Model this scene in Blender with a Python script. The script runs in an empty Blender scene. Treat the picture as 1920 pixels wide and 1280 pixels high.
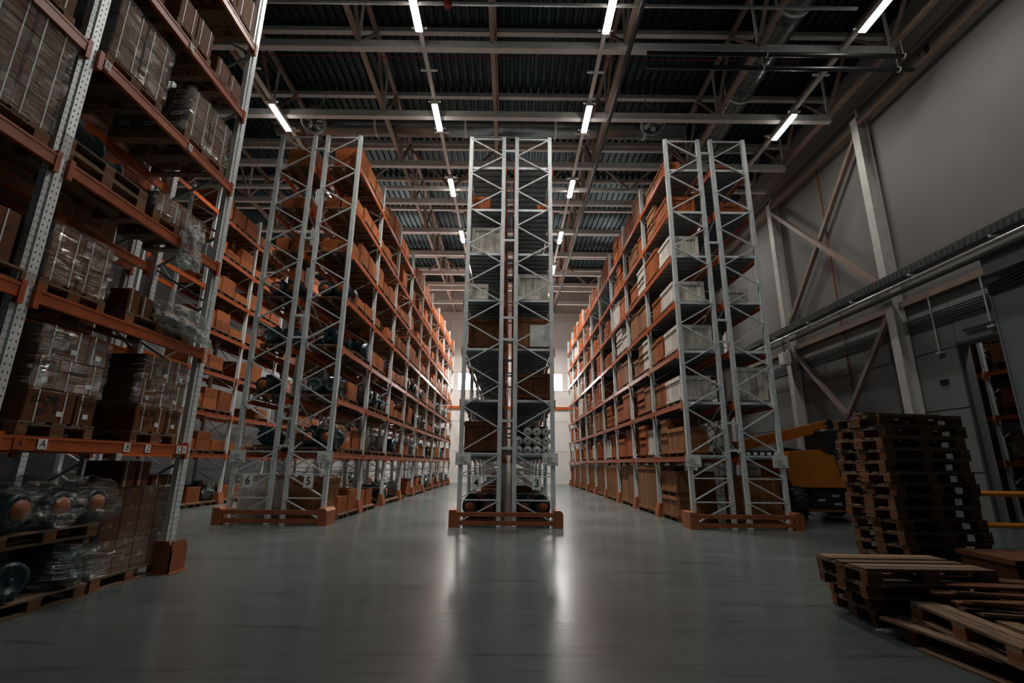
import bpy, bmesh, math, random
from mathutils import Vector, Matrix
C = bpy.context.scene
COL = C.collection
R = random.Random(7)
PI = math.pi

# ------------------------------------------------------------------ camera
cam_d = bpy.data.cameras.new('camera'); cam_d.sensor_width = 36.0
cam_d.lens = 902 / 1920 * 36; cam_d.clip_end = 200; cam_d.clip_start = 0.05
cam = bpy.data.objects.new('camera', cam_d); COL.objects.link(cam)
cam.matrix_world = (Matrix.Translation((0, 0, 1.5)) @ Matrix.Rotation(math.radians(-0.1), 4, 'Z')
                    @ Matrix.Rotation(math.radians(90 + 14.3), 4, 'X') @ Matrix.Rotation(math.radians(0.6), 4, 'Z'))
C.camera = cam
# ------------------------------------------------------------------ world and exposure
w = bpy.data.worlds.new('world'); C.world = w; w.use_nodes = True
w.node_tree.nodes['Background'].inputs[0].default_value = (0.20, 0.50, 0.60, 1)
w.node_tree.nodes['Background'].inputs[1].default_value = 0.045
LAMP_W = 215.0            # watts of each ceiling lamp
FRONT_W = 85.0           # the lamps over the cross aisle, wider beam
WINDOW_E = 26.0            # emission of the daylit window panes
C.view_settings.view_transform = 'Standard'
C.view_settings.look = 'None'
C.view_settings.exposure = -0.35
C.view_settings.gamma = 1.0
C.view_settings.use_curve_mapping = False
C.cycles.max_bounces = 7; C.cycles.transparent_max_bounces = 12
C.cycles.use_denoising = True
C.cycles.sample_clamp_indirect = 3.0

# ------------------------------------------------------------------ materials
def mat(name, col, rough=0.6, metal=0.0, var=0.0, scale=6.0, stretch=(1, 1, 1), bump=0.0, col2=None, rand=0.0, spec=0.5, bscale=None):
    m = bpy.data.materials.new(name); m.use_nodes = True
    nt = m.node_tree; N = nt.nodes; L = nt.links
    b = N['Principled BSDF']
    b.inputs['Base Color'].default_value = (*col, 1)
    b.inputs['Roughness'].default_value = rough
    b.inputs['Metallic'].default_value = metal
    b.inputs['Specular IOR Level'].default_value = spec
    if var or bump or col2 or rand:
        tc = N.new('ShaderNodeTexCoord'); mp = N.new('ShaderNodeMapping')
        mp.inputs['Scale'].default_value = stretch
        L.new(tc.outputs['Object'], mp.inputs['Vector'])
        vec = mp.outputs['Vector']
        oi = N.new('ShaderNodeObjectInfo')
        if rand:
            ad = N.new('ShaderNodeVectorMath'); ad.operation = 'MULTIPLY_ADD'
            L.new(oi.outputs['Random'], ad.inputs[0]); ad.inputs[1].default_value = (37, 91, 53); L.new(vec, ad.inputs[2])
            vec = ad.outputs[0]
        no = N.new('ShaderNodeTexNoise'); no.inputs['Scale'].default_value = scale; no.inputs['Detail'].default_value = 5
        no.inputs['Roughness'].default_value = 0.62
        L.new(vec, no.inputs['Vector'])
        rp = N.new('ShaderNodeValToRGB')
        c1 = tuple(max(0, c * (1 - var)) for c in col); c2 = col2 or tuple(min(1, c * (1 + var)) for c in col)
        rp.color_ramp.elements[0].color = (*c1, 1); rp.color_ramp.elements[0].position = 0.32
        rp.color_ramp.elements[1].color = (*c2, 1); rp.color_ramp.elements[1].position = 0.68
        L.new(no.outputs['Fac'], rp.inputs['Fac'])
        out = rp.outputs['Color']
        if rand:
            hs = N.new('ShaderNodeHueSaturation')
            mr = N.new('ShaderNodeMapRange'); mr.inputs['To Min'].default_value = 1 - rand; mr.inputs['To Max'].default_value = 1 + rand
            L.new(oi.outputs['Random'], mr.inputs['Value']); L.new(mr.outputs[0], hs.inputs['Value'])
            L.new(out, hs.inputs['Color']); out = hs.outputs['Color']
        L.new(out, b.inputs['Base Color'])
        if bump:
            bp = N.new('ShaderNodeBump'); bp.inputs['Strength'].default_value = bump; bp.inputs['Distance'].default_value = 0.02
            L.new(no.outputs['Fac'], bp.inputs['Height']); L.new(bp.outputs[0], b.inputs['Normal'])
    return m

def film_material(name, lo, hi):
    m = bpy.data.materials.new(name); m.use_nodes = True
    nt = m.node_tree; N = nt.nodes; L = nt.links; N.clear()
    o = N.new('ShaderNodeOutputMaterial'); mx = N.new('ShaderNodeMixShader')
    tr = N.new('ShaderNodeBsdfTransparent'); tr.inputs[0].default_value = (0.9, 0.93, 0.93, 1)
    g = N.new('ShaderNodeBsdfGlossy'); g.inputs['Color'].default_value = (0.8, 0.76, 0.7, 1); g.inputs['Roughness'].default_value = 0.14
    if lo > .2:          # thick crumpled film scatters light as well
        g = N.new('ShaderNodeBsdfPrincipled'); g.inputs['Base Color'].default_value = (0.8, 0.79, 0.76, 1); g.inputs['Roughness'].default_value = 0.16
    tc = N.new('ShaderNodeTexCoord'); mp = N.new('ShaderNodeMapping'); mp.inputs['Scale'].default_value = (2.2, 2.2, 26) if lo < .2 else (7, 7, 12)
    mp.inputs['Rotation'].default_value = (0.12, 0.16, 0)
    no = N.new('ShaderNodeTexNoise'); no.inputs['Scale'].default_value = 1.6; no.inputs['Detail'].default_value = 5
    rp = N.new('ShaderNodeMapRange'); rp.inputs['From Min'].default_value = 0.38; rp.inputs['From Max'].default_value = 0.75
    rp.inputs['To Min'].default_value = lo; rp.inputs['To Max'].default_value = hi
    bp = N.new('ShaderNodeBump'); bp.inputs['Strength'].default_value = 1.0; bp.inputs['Distance'].default_value = 0.12
    L.new(tc.outputs['Object'], mp.inputs[0]); L.new(mp.outputs[0], no.inputs['Vector'])
    L.new(no.outputs['Fac'], rp.inputs['Value']); L.new(no.outputs['Fac'], bp.inputs['Height']); L.new(bp.outputs[0], g.inputs['Normal'])
    L.new(rp.outputs[0], mx.inputs[0]); L.new(tr.outputs[0], mx.inputs[1]); L.new(g.outputs[0], mx.inputs[2]); L.new(mx.outputs[0], o.inputs[0])
    return m

def emit(name, col, s):
    m = bpy.data.materials.new(name); m.use_nodes = True
    b = m.node_tree.nodes['Principled BSDF']
    b.inputs['Base Color'].default_value = (*col, 1); b.inputs['Emission Color'].default_value = (*col, 1); b.inputs['Emission Strength'].default_value = s
    return m

M = {}
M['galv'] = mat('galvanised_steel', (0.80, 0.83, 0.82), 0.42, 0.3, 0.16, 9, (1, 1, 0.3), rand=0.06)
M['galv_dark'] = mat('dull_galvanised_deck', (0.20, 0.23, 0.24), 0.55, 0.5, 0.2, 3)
M['orange'] = mat('orange_beam_paint', (0.42, 0.085, 0.018), 0.34, 0.0, 0.2, 5, rand=0.12)
M['guard'] = mat('rust_orange_guard_paint', (0.30, 0.085, 0.030), 0.5, 0.0, 0.2, 4)
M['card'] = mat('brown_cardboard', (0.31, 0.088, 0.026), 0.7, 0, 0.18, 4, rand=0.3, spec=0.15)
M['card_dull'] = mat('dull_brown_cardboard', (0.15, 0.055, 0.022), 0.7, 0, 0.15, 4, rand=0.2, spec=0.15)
M['tape'] = mat('brown_tape', (0.26, 0.10, 0.035), 0.35)
M['strap'] = mat('white_strapping', (0.75, 0.74, 0.7), 0.45)
M['strap_dull'] = mat('dull_strapping', (0.20, 0.10, 0.05), 0.5)
M['wood_o'] = mat('orange_stained_wood', (0.33, 0.09, 0.027), 0.65, 0, 0.35, 3, (7, 7, 0.8), bump=0.15, rand=0.25, spec=0.15)
M['wood_t'] = mat('tan_plywood', (0.27, 0.12, 0.053), 0.65, 0, 0.3, 3, (5, 5, 0.9), bump=0.15, rand=0.25, spec=0.15)
M['wood_g'] = mat('weathered_grey_wood', (0.60, 0.55, 0.48), 0.7, 0, 0.35, 2.4, (6, 6, 0.7), bump=0.2, rand=0.22)
M['wood_b'] = mat('dark_brown_wood', (0.13, 0.05, 0.022), 0.65, 0, 0.3, 3, (6, 6, 0.8), bump=0.15, rand=0.2, spec=0.15)
M['pal'] = mat('worn_pallet_wood', (0.19, 0.12, 0.075), 0.75, 0, 0.4, 4, (1, 9, 9), bump=0.2, rand=0.35, spec=0.15)
M['pal_o'] = mat('reddish_pallet_wood', (0.19, 0.08, 0.036), 0.75, 0, 0.4, 4, (1, 9, 9), bump=0.2, rand=0.3, spec=0.15)
M['film'] = film_material('clear_film', 0.02, 0.4)
M['film_thick'] = film_material('crumpled_film', 0.25, 0.9)
M['motor'] = mat('dark_teal_machine_paint', (0.016, 0.042, 0.054), 0.35, 0, 0.25, 6, rand=0.2)
M['motor_g'] = mat('grey_green_machine_paint', (0.055, 0.095, 0.10), 0.38, 0, 0.25, 6, rand=0.2)
M['motor_o'] = mat('orange_fan_cap', (0.34, 0.085, 0.022), 0.45)
M['black'] = mat('black_plastic', (0.015, 0.017, 0.019), 0.4)
M['carton_dark'] = mat('dark_blue_grey_carton_end', (0.05, 0.065, 0.075), 0.55)
M['white'] = mat('white_print_paper', (0.80, 0.79, 0.75), 0.6)
M['ink'] = mat('black_ink', (0.02, 0.02, 0.02), 0.6)
M['grey_ink'] = mat('grey_print', (0.22, 0.22, 0.22), 0.6)
M['ink_soft'] = mat('faded_black_print', (0.02, 0.011, 0.008), 0.7)
M['steel'] = mat('painted_structural_steel', (0.74, 0.71, 0.67), 0.5, 0.0, 0.1, 3)
M['beige'] = mat('beige_painted_steel', (0.35, 0.25, 0.20), 0.5, 0.0, 0.1, 3)
M['roof'] = mat('zinc_roof_sheet', (0.030, 0.052, 0.056), 0.38, 0.75, 0.2, 2.0)
M['duct'] = mat('spiral_duct_zinc', (0.26, 0.28, 0.28), 0.24, 0.85, 0.15, 3)
M['pipe_black'] = mat('black_painted_pipe', (0.012, 0.013, 0.014), 0.35)
M['red'] = mat('red_conduit', (0.30, 0.03, 0.02), 0.5)
M['tray'] = mat('dark_cable_tray', (0.09, 0.10, 0.10), 0.5, 0.4)
M['pipe_white'] = mat('polished_steel_pipe', (0.72, 0.71, 0.68), 0.22, 0.6)
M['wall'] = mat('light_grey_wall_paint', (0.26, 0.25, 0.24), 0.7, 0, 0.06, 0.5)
M['wall_b'] = mat('pale_sandwich_panel', (0.80, 0.77, 0.74), 0.6, 0, 0.05, 0.6)
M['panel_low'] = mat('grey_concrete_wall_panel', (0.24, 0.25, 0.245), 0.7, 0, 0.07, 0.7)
M['door_grey'] = mat('slate_grey_door_paint', (0.15, 0.175, 0.18), 0.55, 0, 0.05, 1)
M['wall_shade'] = mat('wall_painted_shade', (0.045, 0.05, 0.052), 0.6)  # shade of the dim racks beyond put into the left wall's colour
M['lift'] = mat('orange_lift_paint', (0.62, 0.19, 0.015), 0.32, 0, 0.06, 3)
M['rubber'] = mat('black_tyre_rubber', (0.02, 0.02, 0.021), 0.75)
M['yellow'] = mat('yellow_orange_rail_paint', (0.60, 0.20, 0.015), 0.4)
M['lamp'] = emit('lamp_diffuser', (1.0, 0.97, 0.92), 30)
M['pane'] = emit('daylit_window_pane', (1.0, 0.96, 0.92), WINDOW_E)
M['sheet'] = mat('white_plastic_sheet', (0.78, 0.78, 0.74), 0.4, 0, 0.15, 5, bump=0.4)
M['tin'] = mat('white_drum_lid', (0.72, 0.73, 0.70), 0.4)

def floor_material():
    m = bpy.data.materials.new('polished_concrete'); m.use_nodes = True
    nt = m.node_tree; N = nt.nodes; L = nt.links; b = N['Principled BSDF']
    tc = N.new('ShaderNodeTexCoord')
    n1 = N.new('ShaderNodeTexNoise'); n1.inputs['Scale'].default_value = 0.35; n1.inputs['Detail'].default_value = 8; n1.inputs['Roughness'].default_value = 0.65
    L.new(tc.outputs['Object'], n1.inputs['Vector'])
    r1 = N.new('ShaderNodeValToRGB')
    r1.color_ramp.elements[0].position = 0.3; r1.color_ramp.elements[0].color = (0.066, 0.080, 0.079, 1)
    r1.color_ramp.elements[1].position = 0.7; r1.color_ramp.elements[1].color = (0.108, 0.124, 0.121, 1)
    L.new(n1.outputs['Fac'], r1.inputs['Fac'])
    col = r1.outputs['Color']
    # wheel scuffs: thin wandering lines in two directions
    for rot, sc, st in ((0.25, 3.0, (0.16, 2.4, 1)), (-0.5, 2.2, (0.2, 3.0, 1)), (1.3, 2.0, (0.22, 2.6, 1))):
        mp = N.new('ShaderNodeMapping'); mp.inputs['Rotation'].default_value = (0, 0, rot); mp.inputs['Scale'].default_value = st
        L.new(tc.outputs['Object'], mp.inputs[0])
        n2 = N.new('ShaderNodeTexNoise'); n2.inputs['Scale'].default_value = sc; n2.inputs['Detail'].default_value = 7; n2.inputs['Roughness'].default_value = 0.7; n2.inputs['Distortion'].default_value = 0.5
        L.new(mp.outputs[0], n2.inputs['Vector'])
        r2 = N.new('ShaderNodeMapRange'); r2.inputs['From Min'].default_value = 0.57; r2.inputs['From Max'].default_value = 0.70; r2.inputs['To Min'].default_value = 0; r2.inputs['To Max'].default_value = 0.8
        L.new(n2.outputs['Fac'], r2.inputs['Value'])
        mx = N.new('ShaderNodeMixRGB'); mx.inputs[2].default_value = (0.035, 0.036, 0.034, 1)
        L.new(r2.outputs[0], mx.inputs[0]); L.new(col, mx.inputs[1]); col = mx.outputs[0]
    L.new(col, b.inputs['Base Color'])
    rr = N.new('ShaderNodeMapRange'); rr.inputs['To Min'].default_value = 0.12; rr.inputs['To Max'].default_value = 0.34
    L.new(n1.outputs['Fac'], rr.inputs['Value']); L.new(rr.outputs[0], b.inputs['Roughness'])
    b.inputs['Specular IOR Level'].default_value = 0.5
    bp = N.new('ShaderNodeBump'); bp.inputs['Strength'].default_value = 0.05; bp.inputs['Distance'].default_value = 0.02
    n3 = N.new('ShaderNodeTexNoise'); n3.inputs['Scale'].default_value = 2.5; n3.inputs['Detail'].default_value = 4
    L.new(tc.outputs['Object'], n3.inputs['Vector']); L.new(n3.outputs['Fac'], bp.inputs['Height']); L.new(bp.outputs[0], b.inputs['Normal'])
    return m
M['floor'] = floor_material()

# ------------------------------------------------------------------ mesh helpers
class MB:
    """collects boxes, bars, tubes and lathed shapes for ONE mesh"""
    def __init__(s): s.v = []; s.f = []; s.mi = []; s.sm = []
    def add(s, vs, fs, mi=0, smooth=False):
        o = len(s.v); s.v += [tuple(p) for p in vs]
        for f in fs: s.f.append([o + i for i in f]); s.mi.append(mi); s.sm.append(smooth)
        return s
    def box(s, x0, x1, y0, y1, z0, z1, mi=0):
        return s.add([(x0, y0, z0), (x1, y0, z0), (x1, y1, z0), (x0, y1, z0), (x0, y0, z1), (x1, y0, z1), (x1, y1, z1), (x0, y1, z1)],
                     [(3, 2, 1, 0), (4, 5, 6, 7), (0, 1, 5, 4), (1, 2, 6, 5), (2, 3, 7, 6), (3, 0, 4, 7)], mi)
    def cbox(s, x0, x1, y0, y1, z0, z1, c, mi=0):
        """box with chamfered vertical and top edges"""
        P = lambda d: [(x0 + d, y0), (x1 - d, y0), (x1, y0 + d), (x1, y1 - d), (x1 - d, y1), (x0 + d, y1), (x0, y1 - d), (x0, y0 + d)]
        a = [(x, y, z0) for x, y in P(c)]; b = [(x, y, z1 - c) for x, y in P(c)]
        cx, cy = (x0 + x1) / 2, (y0 + y1) / 2; kx = 1 - 2 * c / (x1 - x0); ky = 1 - 2 * c / (y1 - y0)
        t = [(cx + (x - cx) * kx, cy + (y - cy) * ky, z1) for x, y in P(c)]
        fs = [tuple(range(7, -1, -1)), tuple(range(16, 24))]
        for k in range(2):
            for i in range(8):
                j = (i + 1) % 8; fs.append((k * 8 + i, k * 8 + j, k * 8 + 8 + j, k * 8 + 8 + i))
        return s.add(a + b + t, fs, mi)
    def bar(s, p, q, w, h, mi=0, up=(0, 0, 1)):
        p = Vector(p); q = Vector(q); d = (q - p).normalized(); u = Vector(up)
        if abs(d.dot(u)) > 0.98: u = Vector((0, 1, 0))
        a = d.cross(u).normalized() * (w / 2); b = a.cross(d).normalized() * (h / 2)
        vs = [p - a - b, p + a - b, p + a + b, p - a + b, q - a - b, q + a - b, q + a + b, q - a + b]
        return s.add(vs, [(0, 1, 2, 3), (7, 6, 5, 4), (4, 5, 1, 0), (5, 6, 2, 1), (6, 7, 3, 2), (7, 4, 0, 3)], mi)
    def tube(s, p, q, r, n=10, mi=0, r2=None, caps=True):
        p = Vector(p); q = Vector(q); d = (q - p).normalized()
        u = Vector((0, 0, 1)) if abs(d.z) < 0.95 else Vector((1, 0, 0))
        a = d.cross(u).normalized(); b = d.cross(a).normalized(); r2 = r if r2 is None else r2
        A = [p + (a * math.cos(t) + b * math.sin(t)) * r for t in [2 * PI * i / n for i in range(n)]]
        B = [q + (a * math.cos(t) + b * math.sin(t)) * r2 for t in [2 * PI * i / n for i in range(n)]]
        s.add(A + B, [(i, (i + 1) % n, n + (i + 1) % n, n + i) for i in range(n)], mi, True)
        if caps: s.add(A, [tuple(range(n - 1, -1, -1))], mi); s.add(B, [tuple(range(n))], mi)
        return s
    def poly_tube(s, pts, r, n=8, mi=0):
        for a, b in zip(pts, pts[1:]): s.tube(a, b, r, n, mi)
        return s
    def lathe(s, prof, n=20, axis='x', at=(0, 0, 0), mi=0):
        vs = []; fs = []
        for (t, r) in prof:
            for i in range(n):
                a = 2 * PI * i / n; c, e = r * math.cos(a), r * math.sin(a)
                p = {'x': (t, c, e), 'y': (c, t, e), 'z': (c, e, t)}[axis]
                vs.append((p[0] + at[0], p[1] + at[1], p[2] + at[2]))
        for k in range(len(prof) - 1):
            for i in range(n):
                j = (i + 1) % n; fs.append((k * n + i, k * n + j, (k + 1) * n + j, (k + 1) * n + i))
        return s.add(vs, fs, mi, True)
    def prism(s, prof, a0, a1, axis='x', mi=0):
        """closed 2-D outline extruded along an axis; outline in the other two axes"""
        n = len(prof)
        def P(t, u, v): return {'x': (t, u, v), 'y': (u, t, v), 'z': (u, v, t)}[axis]
        vs = [P(a0, u, v) for u, v in prof] + [P(a1, u, v) for u, v in prof]
        fs = [tuple(range(n - 1, -1, -1)), tuple(range(n, 2 * n))] + [(i, (i + 1) % n, n + (i + 1) % n, n + i) for i in range(n)]
        return s.add(vs, fs, mi)
    def mesh(s, name, *mats):
        me = bpy.data.meshes.new(name); me.from_pydata(s.v, [], s.f)
        for m in mats: me.materials.append(M[m])
        me.polygons.foreach_set('material_index', s.mi); me.polygons.foreach_set('use_smooth', s.sm)
        me.update()
        b = bmesh.new(); b.from_mesh(me); bmesh.ops.recalc_face_normals(b, faces=b.faces); b.to_mesh(me); b.free()
        return me

def ob(name, me, parent=None, loc=(0, 0, 0), rz=0.0, rot=None, scale=None):
    o = bpy.data.objects.new(name, me); COL.objects.link(o); o.location = loc
    if rot: o.rotation_euler = rot
    elif rz: o.rotation_euler = (0, 0, rz)
    if scale: o.scale = scale
    if parent: o.parent = parent
    return o
TAGGED = []
def tag(o, label, cat, group=None):
    TAGGED.append(o)
    o['label'] = label; o['category'] = cat
    if group: o['group'] = group
    return o
def thing(name, label, cat, loc=(0, 0, 0), rz=0.0, group=None, rot=None):
    return tag(ob(name, None, None, loc, rz, rot), label, cat, group)
def struct(o): o['kind'] = 'structure'; return o
def stuff(o): o['kind'] = 'stuff'; return o
_text = {}
def text_mesh(s, size, m, ext=0.001, shear=0.0, bold=0.0):
    k = (s, size, m, shear, bold)
    if k in _text: return _text[k]
    c = bpy.data.curves.new('print', 'FONT'); c.body = s; c.size = size; c.extrude = ext; c.align_x = 'CENTER'; c.align_y = 'CENTER'; c.shear = shear; c.offset = bold
    c.resolution_u = 3
    o = bpy.data.objects.new('print', c); COL.objects.link(o)
    dg = bpy.context.evaluated_depsgraph_get(); me = bpy.data.meshes.new_from_object(o.evaluated_get(dg))
    bpy.data.objects.remove(o); me.materials.clear(); me.materials.append(M[m]); _text[k] = me
    return me
ORD = ['ground', 'first', 'second', 'third', 'fourth', 'fifth', 'sixth', 'seventh', 'eighth', 'ninth', 'tenth', 'eleventh', 'twelfth', 'thirteenth', 'fourteenth', 'fifteenth', 'sixteenth']

# ------------------------------------------------------------------ the room
XL, XR, YB, HROOF = -17.5, 13.1, 40.0, 16.4
struct(ob('floor', MB().box(XL, XR + 9, -6, YB + .3, -0.2, 0).mesh('floor', 'floor')))
# roof: trapezoid sheet with ribs running towards the back wall, laid in three lengths
prof = []; x = XL
while x < XR:
    prof += [(x, 0.0), (x + 0.14, 0.0), (x + 0.18, 0.09), (x + 0.27, 0.09)]; x += 0.31
def roof_len(y0, y1, z):
    mb = MB(); n = len(prof)
    vs = [(px, y0, z + pz) for px, pz in prof] + [(px, y1, z + pz) for px, pz in prof]
    return mb.add(vs, [(i, i + 1, n + i + 1, n + i) for i in range(n - 1)])
roof = struct(ob('ceiling', MB().box(XL, XR + .3, -6, YB + .3, HROOF + .16, HROOF + .3).mesh('ceiling', 'roof')))
for k in range(6):
    ob('roof_sheet', roof_len(6 + k * 6.1, 12.15 + k * 6.1, HROOF - 0.002 * (k % 2)).mesh('roof_sheet', 'roof'), roof)
# back wall of horizontal panels, with windows at each aisle
WIN = [(-16.2, -12.4), (-10.6, -7.2), (-4.5, -1.7), (1.5, 4.4), (7.3, 10.4)]
wb = struct(ob('wall_back', MB().box(XL, XR + .3, YB + .12, YB + .32, 0, HROOF + .1).mesh('wall_back', 'wall_b')))
edges = [XL] + [v for p in WIN for v in p] + [XR + .1]
zrow = [0.02, 2.5, 4.9, 6.0, 7.4, 9.0, 11.2, 13.6, 16.35]
for zi in range(len(zrow) - 1):
    z0, z1 = zrow[zi] + .012, zrow[zi + 1] - .012
    segs = [(edges[i], edges[i + 1]) for i in range(0, len(edges), 2)] if zi == 4 else [(XL + i * 6.12, min(XL + (i + 1) * 6.12 - .02, XR + .1)) for i in range(5)]
    for a, b in segs: ob('wall_panel', MB().box(a, b, YB, YB + .12, z0, z1).mesh('wall_panel', 'wall_b'), wb)
for i, (a, b) in enumerate(WIN):
    wn = struct(ob('window_%d' % (i + 1), MB().box(a, b, YB + .02, YB + .1, 7.4, 7.5).box(a, b, YB + .02, YB + .1, 8.9, 9.0).box(a, a + .08, YB + .02, YB + .1, 7.5, 8.9).box(b - .08, b, YB + .02, YB + .1, 7.5, 8.9).mesh('window', 'steel')))
    n = 3
    for k in range(n):
        w0 = a + .08 + (b - a - .16) * k / n; w1 = a + .08 + (b - a - .16) * (k + 1) / n
        ob('window_pane', MB().box(w0 + .02, w1 - .02, YB + .07, YB + .09, 7.51, 8.89).mesh('window_pane', 'pane'), wn)
        if k: ob('mullion', MB().box(w0 - .02, w0 + .02, YB + .03, YB + .09, 7.5, 8.9).mesh('mullion', 'steel'), wn)
struct(ob('trim_1', MB().box(XL, XR, YB - .12, YB, 5.9, 6.12).mesh('trim', 'orange')))
struct(ob('baseboard_back', MB().box(XL, XR, YB - .03, YB, 0, .12).mesh('baseboard', 'wall_b')))
struct(ob('wall_left', MB().box(XL - .3, XL, -6, YB + .3, 0, HROOF + .1).mesh('wall_left', 'wall_shade')))
# right wall with a doorway; the upper face is plain, the lower one is panelled
DY0, DY1, DH = 9.6, 13.6, 5.0
wr = struct(ob('wall_right', MB().box(XR, XR + .3, DY1, YB, 0, HROOF + .1).box(XR, XR + .3, 2, DY0, 0, HROOF + .1).box(XR, XR + .3, DY0, DY1, DH, HROOF + .1).mesh('wall_right', 'wall')))
for y0, y1 in ((13.6, 15.3), (15.32, 21.4), (21.42, 27.5), (27.52, 33.6), (33.62, 39.9)):
    for z0, z1 in ((0.02, 1.4), (1.42, 3.2), (3.22, 4.98), (5.0, 6.6)):
        ob('wall_panel', MB().box(XR - .05, XR, y0 + .01, y1 - .01, z0, z1 - .02).mesh('wall_panel', 'panel_low'), wr)
for z0, z1 in ((5.02, 5.8), (5.82, 6.6)):
    ob('wall_panel', MB().box(XR - .05, XR, 9.0, 13.59, z0, z1 - .02).mesh('wall_panel', 'panel_low'), wr)
struct(ob('trim_2', MB().box(XR - .08, XR - .0, DY1 - .05, DY1 + .02, 0, DH).box(XR - .08, XR, DY0, DY1, DH - .02, DH + .06).mesh('trim', 'tray')))

# ------------------------------------------------------------------ roof steel
HB, HT = 14.2, 16.15
NODE = [9.2 + 3.05 * k for k in range(11)]                       # y of the lower nodes
TX = [-4.84 + 4.15 * k for k in range(-3, 5)]
for i, X in enumerate(TX):
    t = thing('roof_truss', 'beige steel roof truss running front to back, %s from the left wall' % ORD[i + 1], 'truss', (X, 0, 0), group='roof trusses')
    ob('lower_chord', MB().box(-.07, .07, NODE[0] - 3, YB, HB - .07, HB + .07).mesh('lower_chord', 'beige'), t)
    ob('upper_chord', MB().box(-.07, .07, NODE[0] - 3, YB, HT - .07, HT + .07).mesh('upper_chord', 'beige'), t)
    for k, y in enumerate(NODE):
        if y + 1.5 < YB:
            ob('diagonal', MB().bar((0, y, HB), (0, y + 1.52, HT), .09, .09).mesh('diagonal', 'beige'), t)
            ob('diagonal', MB().bar((0, y + 3.05, HB), (0, y + 1.52, HT), .09, .09).mesh('diagonal', 'beige'), t)
        ob('web_post', MB().bar((0, y, HB), (0, y, HT), .07, .07).mesh('web_post', 'steel'), t)
hb = MB().box(XL, XR - 1.3, -.09, .09, -.13, .13).box(XL, XR - 1.3, -.1, .1, -.13, -.1).box(XL, XR - 1.3, -.1, .1, .1, .13).mesh('ceiling_beam', 'steel')
pb = MB().box(XL, XR - .1, -.09, .09, -.1, .08).mesh('roof_purlin', 'steel')
for i, y in enumerate(NODE):
    tag(ob('ceiling_beam', hb, None, (0, y, HB - .14 + .0)), 'pale steel cross beam under the roof trusses, %s from the front' % ORD[i + 1], 'beam', 'cross beams under the trusses')
    if y + 1.52 < YB:
        tag(ob('roof_purlin', pb, None, (0, y + 1.52, HT + .12)), 'grey roof purlin between truss tops, %s from the front' % ORD[i + 1], 'purlin', 'roof purlins')
# cross trusses with V webs
for i, y in enumerate((20.0, 32.4)):
    t = thing('cross_truss', 'grey cross truss with V shaped webs over the racks, %s' % ('nearer of two' if i == 0 else 'farther of two'), 'truss', (0, y, 0), group='cross trusses')
    ob('lower_chord', MB().box(XL, XR - 1.3, -.08, .08, HB - .35, HB - .2).mesh('lower_chord', 'steel'), t)
    ob('upper_chord', MB().box(XL, XR - 1.3, -.08, .08, HT - .15, HT).mesh('upper_chord', 'steel'), t)
    for k in range(7):
        x = -15.3 + k * 4.15
        for sx in (-2.07, 2.07):
            ob('diagonal', MB().bar((x, 0, HB - .25), (x + sx, 0, HT - .1), .1, .1).mesh('diagonal', 'beige'), t)
# columns and bracing on the right wall
CX = XR - .3
cols = [9.15, 15.25, 21.35, 27.45, 33.55]
colm = MB().box(-.2, -.17, -.16, .16, 0, 14.0).box(.17, .2, -.16, .16, 0, 14.0).box(-.17, .17, -.02, .02, 0, 14.0).box(-.2, .2, -.2, .2, 13.98, 14.04).box(-.03, .03, -.03, .03, 14.0, 14.7).mesh('steel_column', 'steel')
for i, y in enumerate(cols):
    if i == 0: continue
    tag(ob('steel_column', colm, None, (CX, y, 0)), 'pale steel H column standing along the right wall, %s from the front' % ORD[i + 1], 'column', 'columns on the right wall')
def brace(name, label, p, q, wdt=.16, m='beige', grp='wall bracing'):
    o = MB().bar(p, q, wdt, wdt, 0, (1, 0, 0)).mesh(name, m)
    return tag(ob(name, o), label, 'brace', grp)
for i in (1, 3):
    a, b = cols[i], cols[i + 1]; n = 'nearer' if i == 1 else 'farther'; mid = (a + b) / 2
    brace('diagonal_brace', 'long diagonal brace falling away from near column in the %s braced bay' % n, (CX, a + .24, 13.5), (CX, b - .24, 7.9))
    brace('diagonal_brace', 'long diagonal brace falling towards near column in the %s braced bay' % n, (CX - .17, b - .24, 13.45), (CX - .17, a + .24, 7.6))
    brace('diagonal_brace', 'low brace running down from near column in the %s braced bay' % n, (CX, a + .24, 6.55), (CX, mid, 3.4), .15)
    brace('diagonal_brace', 'low brace running down from far column in the %s braced bay' % n, (CX, b - .24, 6.45), (CX, mid, 3.4), .15)
    brace('brace_strut', 'vertical strut carrying the low brace apex in the %s braced bay' % n, (CX, mid, 0), (CX, mid, 3.45), .14)
brace('wall_strut', 'upper horizontal strut along the right wall above the columns', (CX, 6, 14.55), (CX, YB, 14.55), .12)
brace('wall_strut', 'lower horizontal strut along the right wall at column tops', (CX - .1, 6, 13.75), (CX - .1, YB, 13.75), .14)
brace('wall_strut', 'flat steel runner on the right wall below the cable tray', (CX + .22, 12.0, 6.75), (CX + .22, 33, 6.75), .2)

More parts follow.
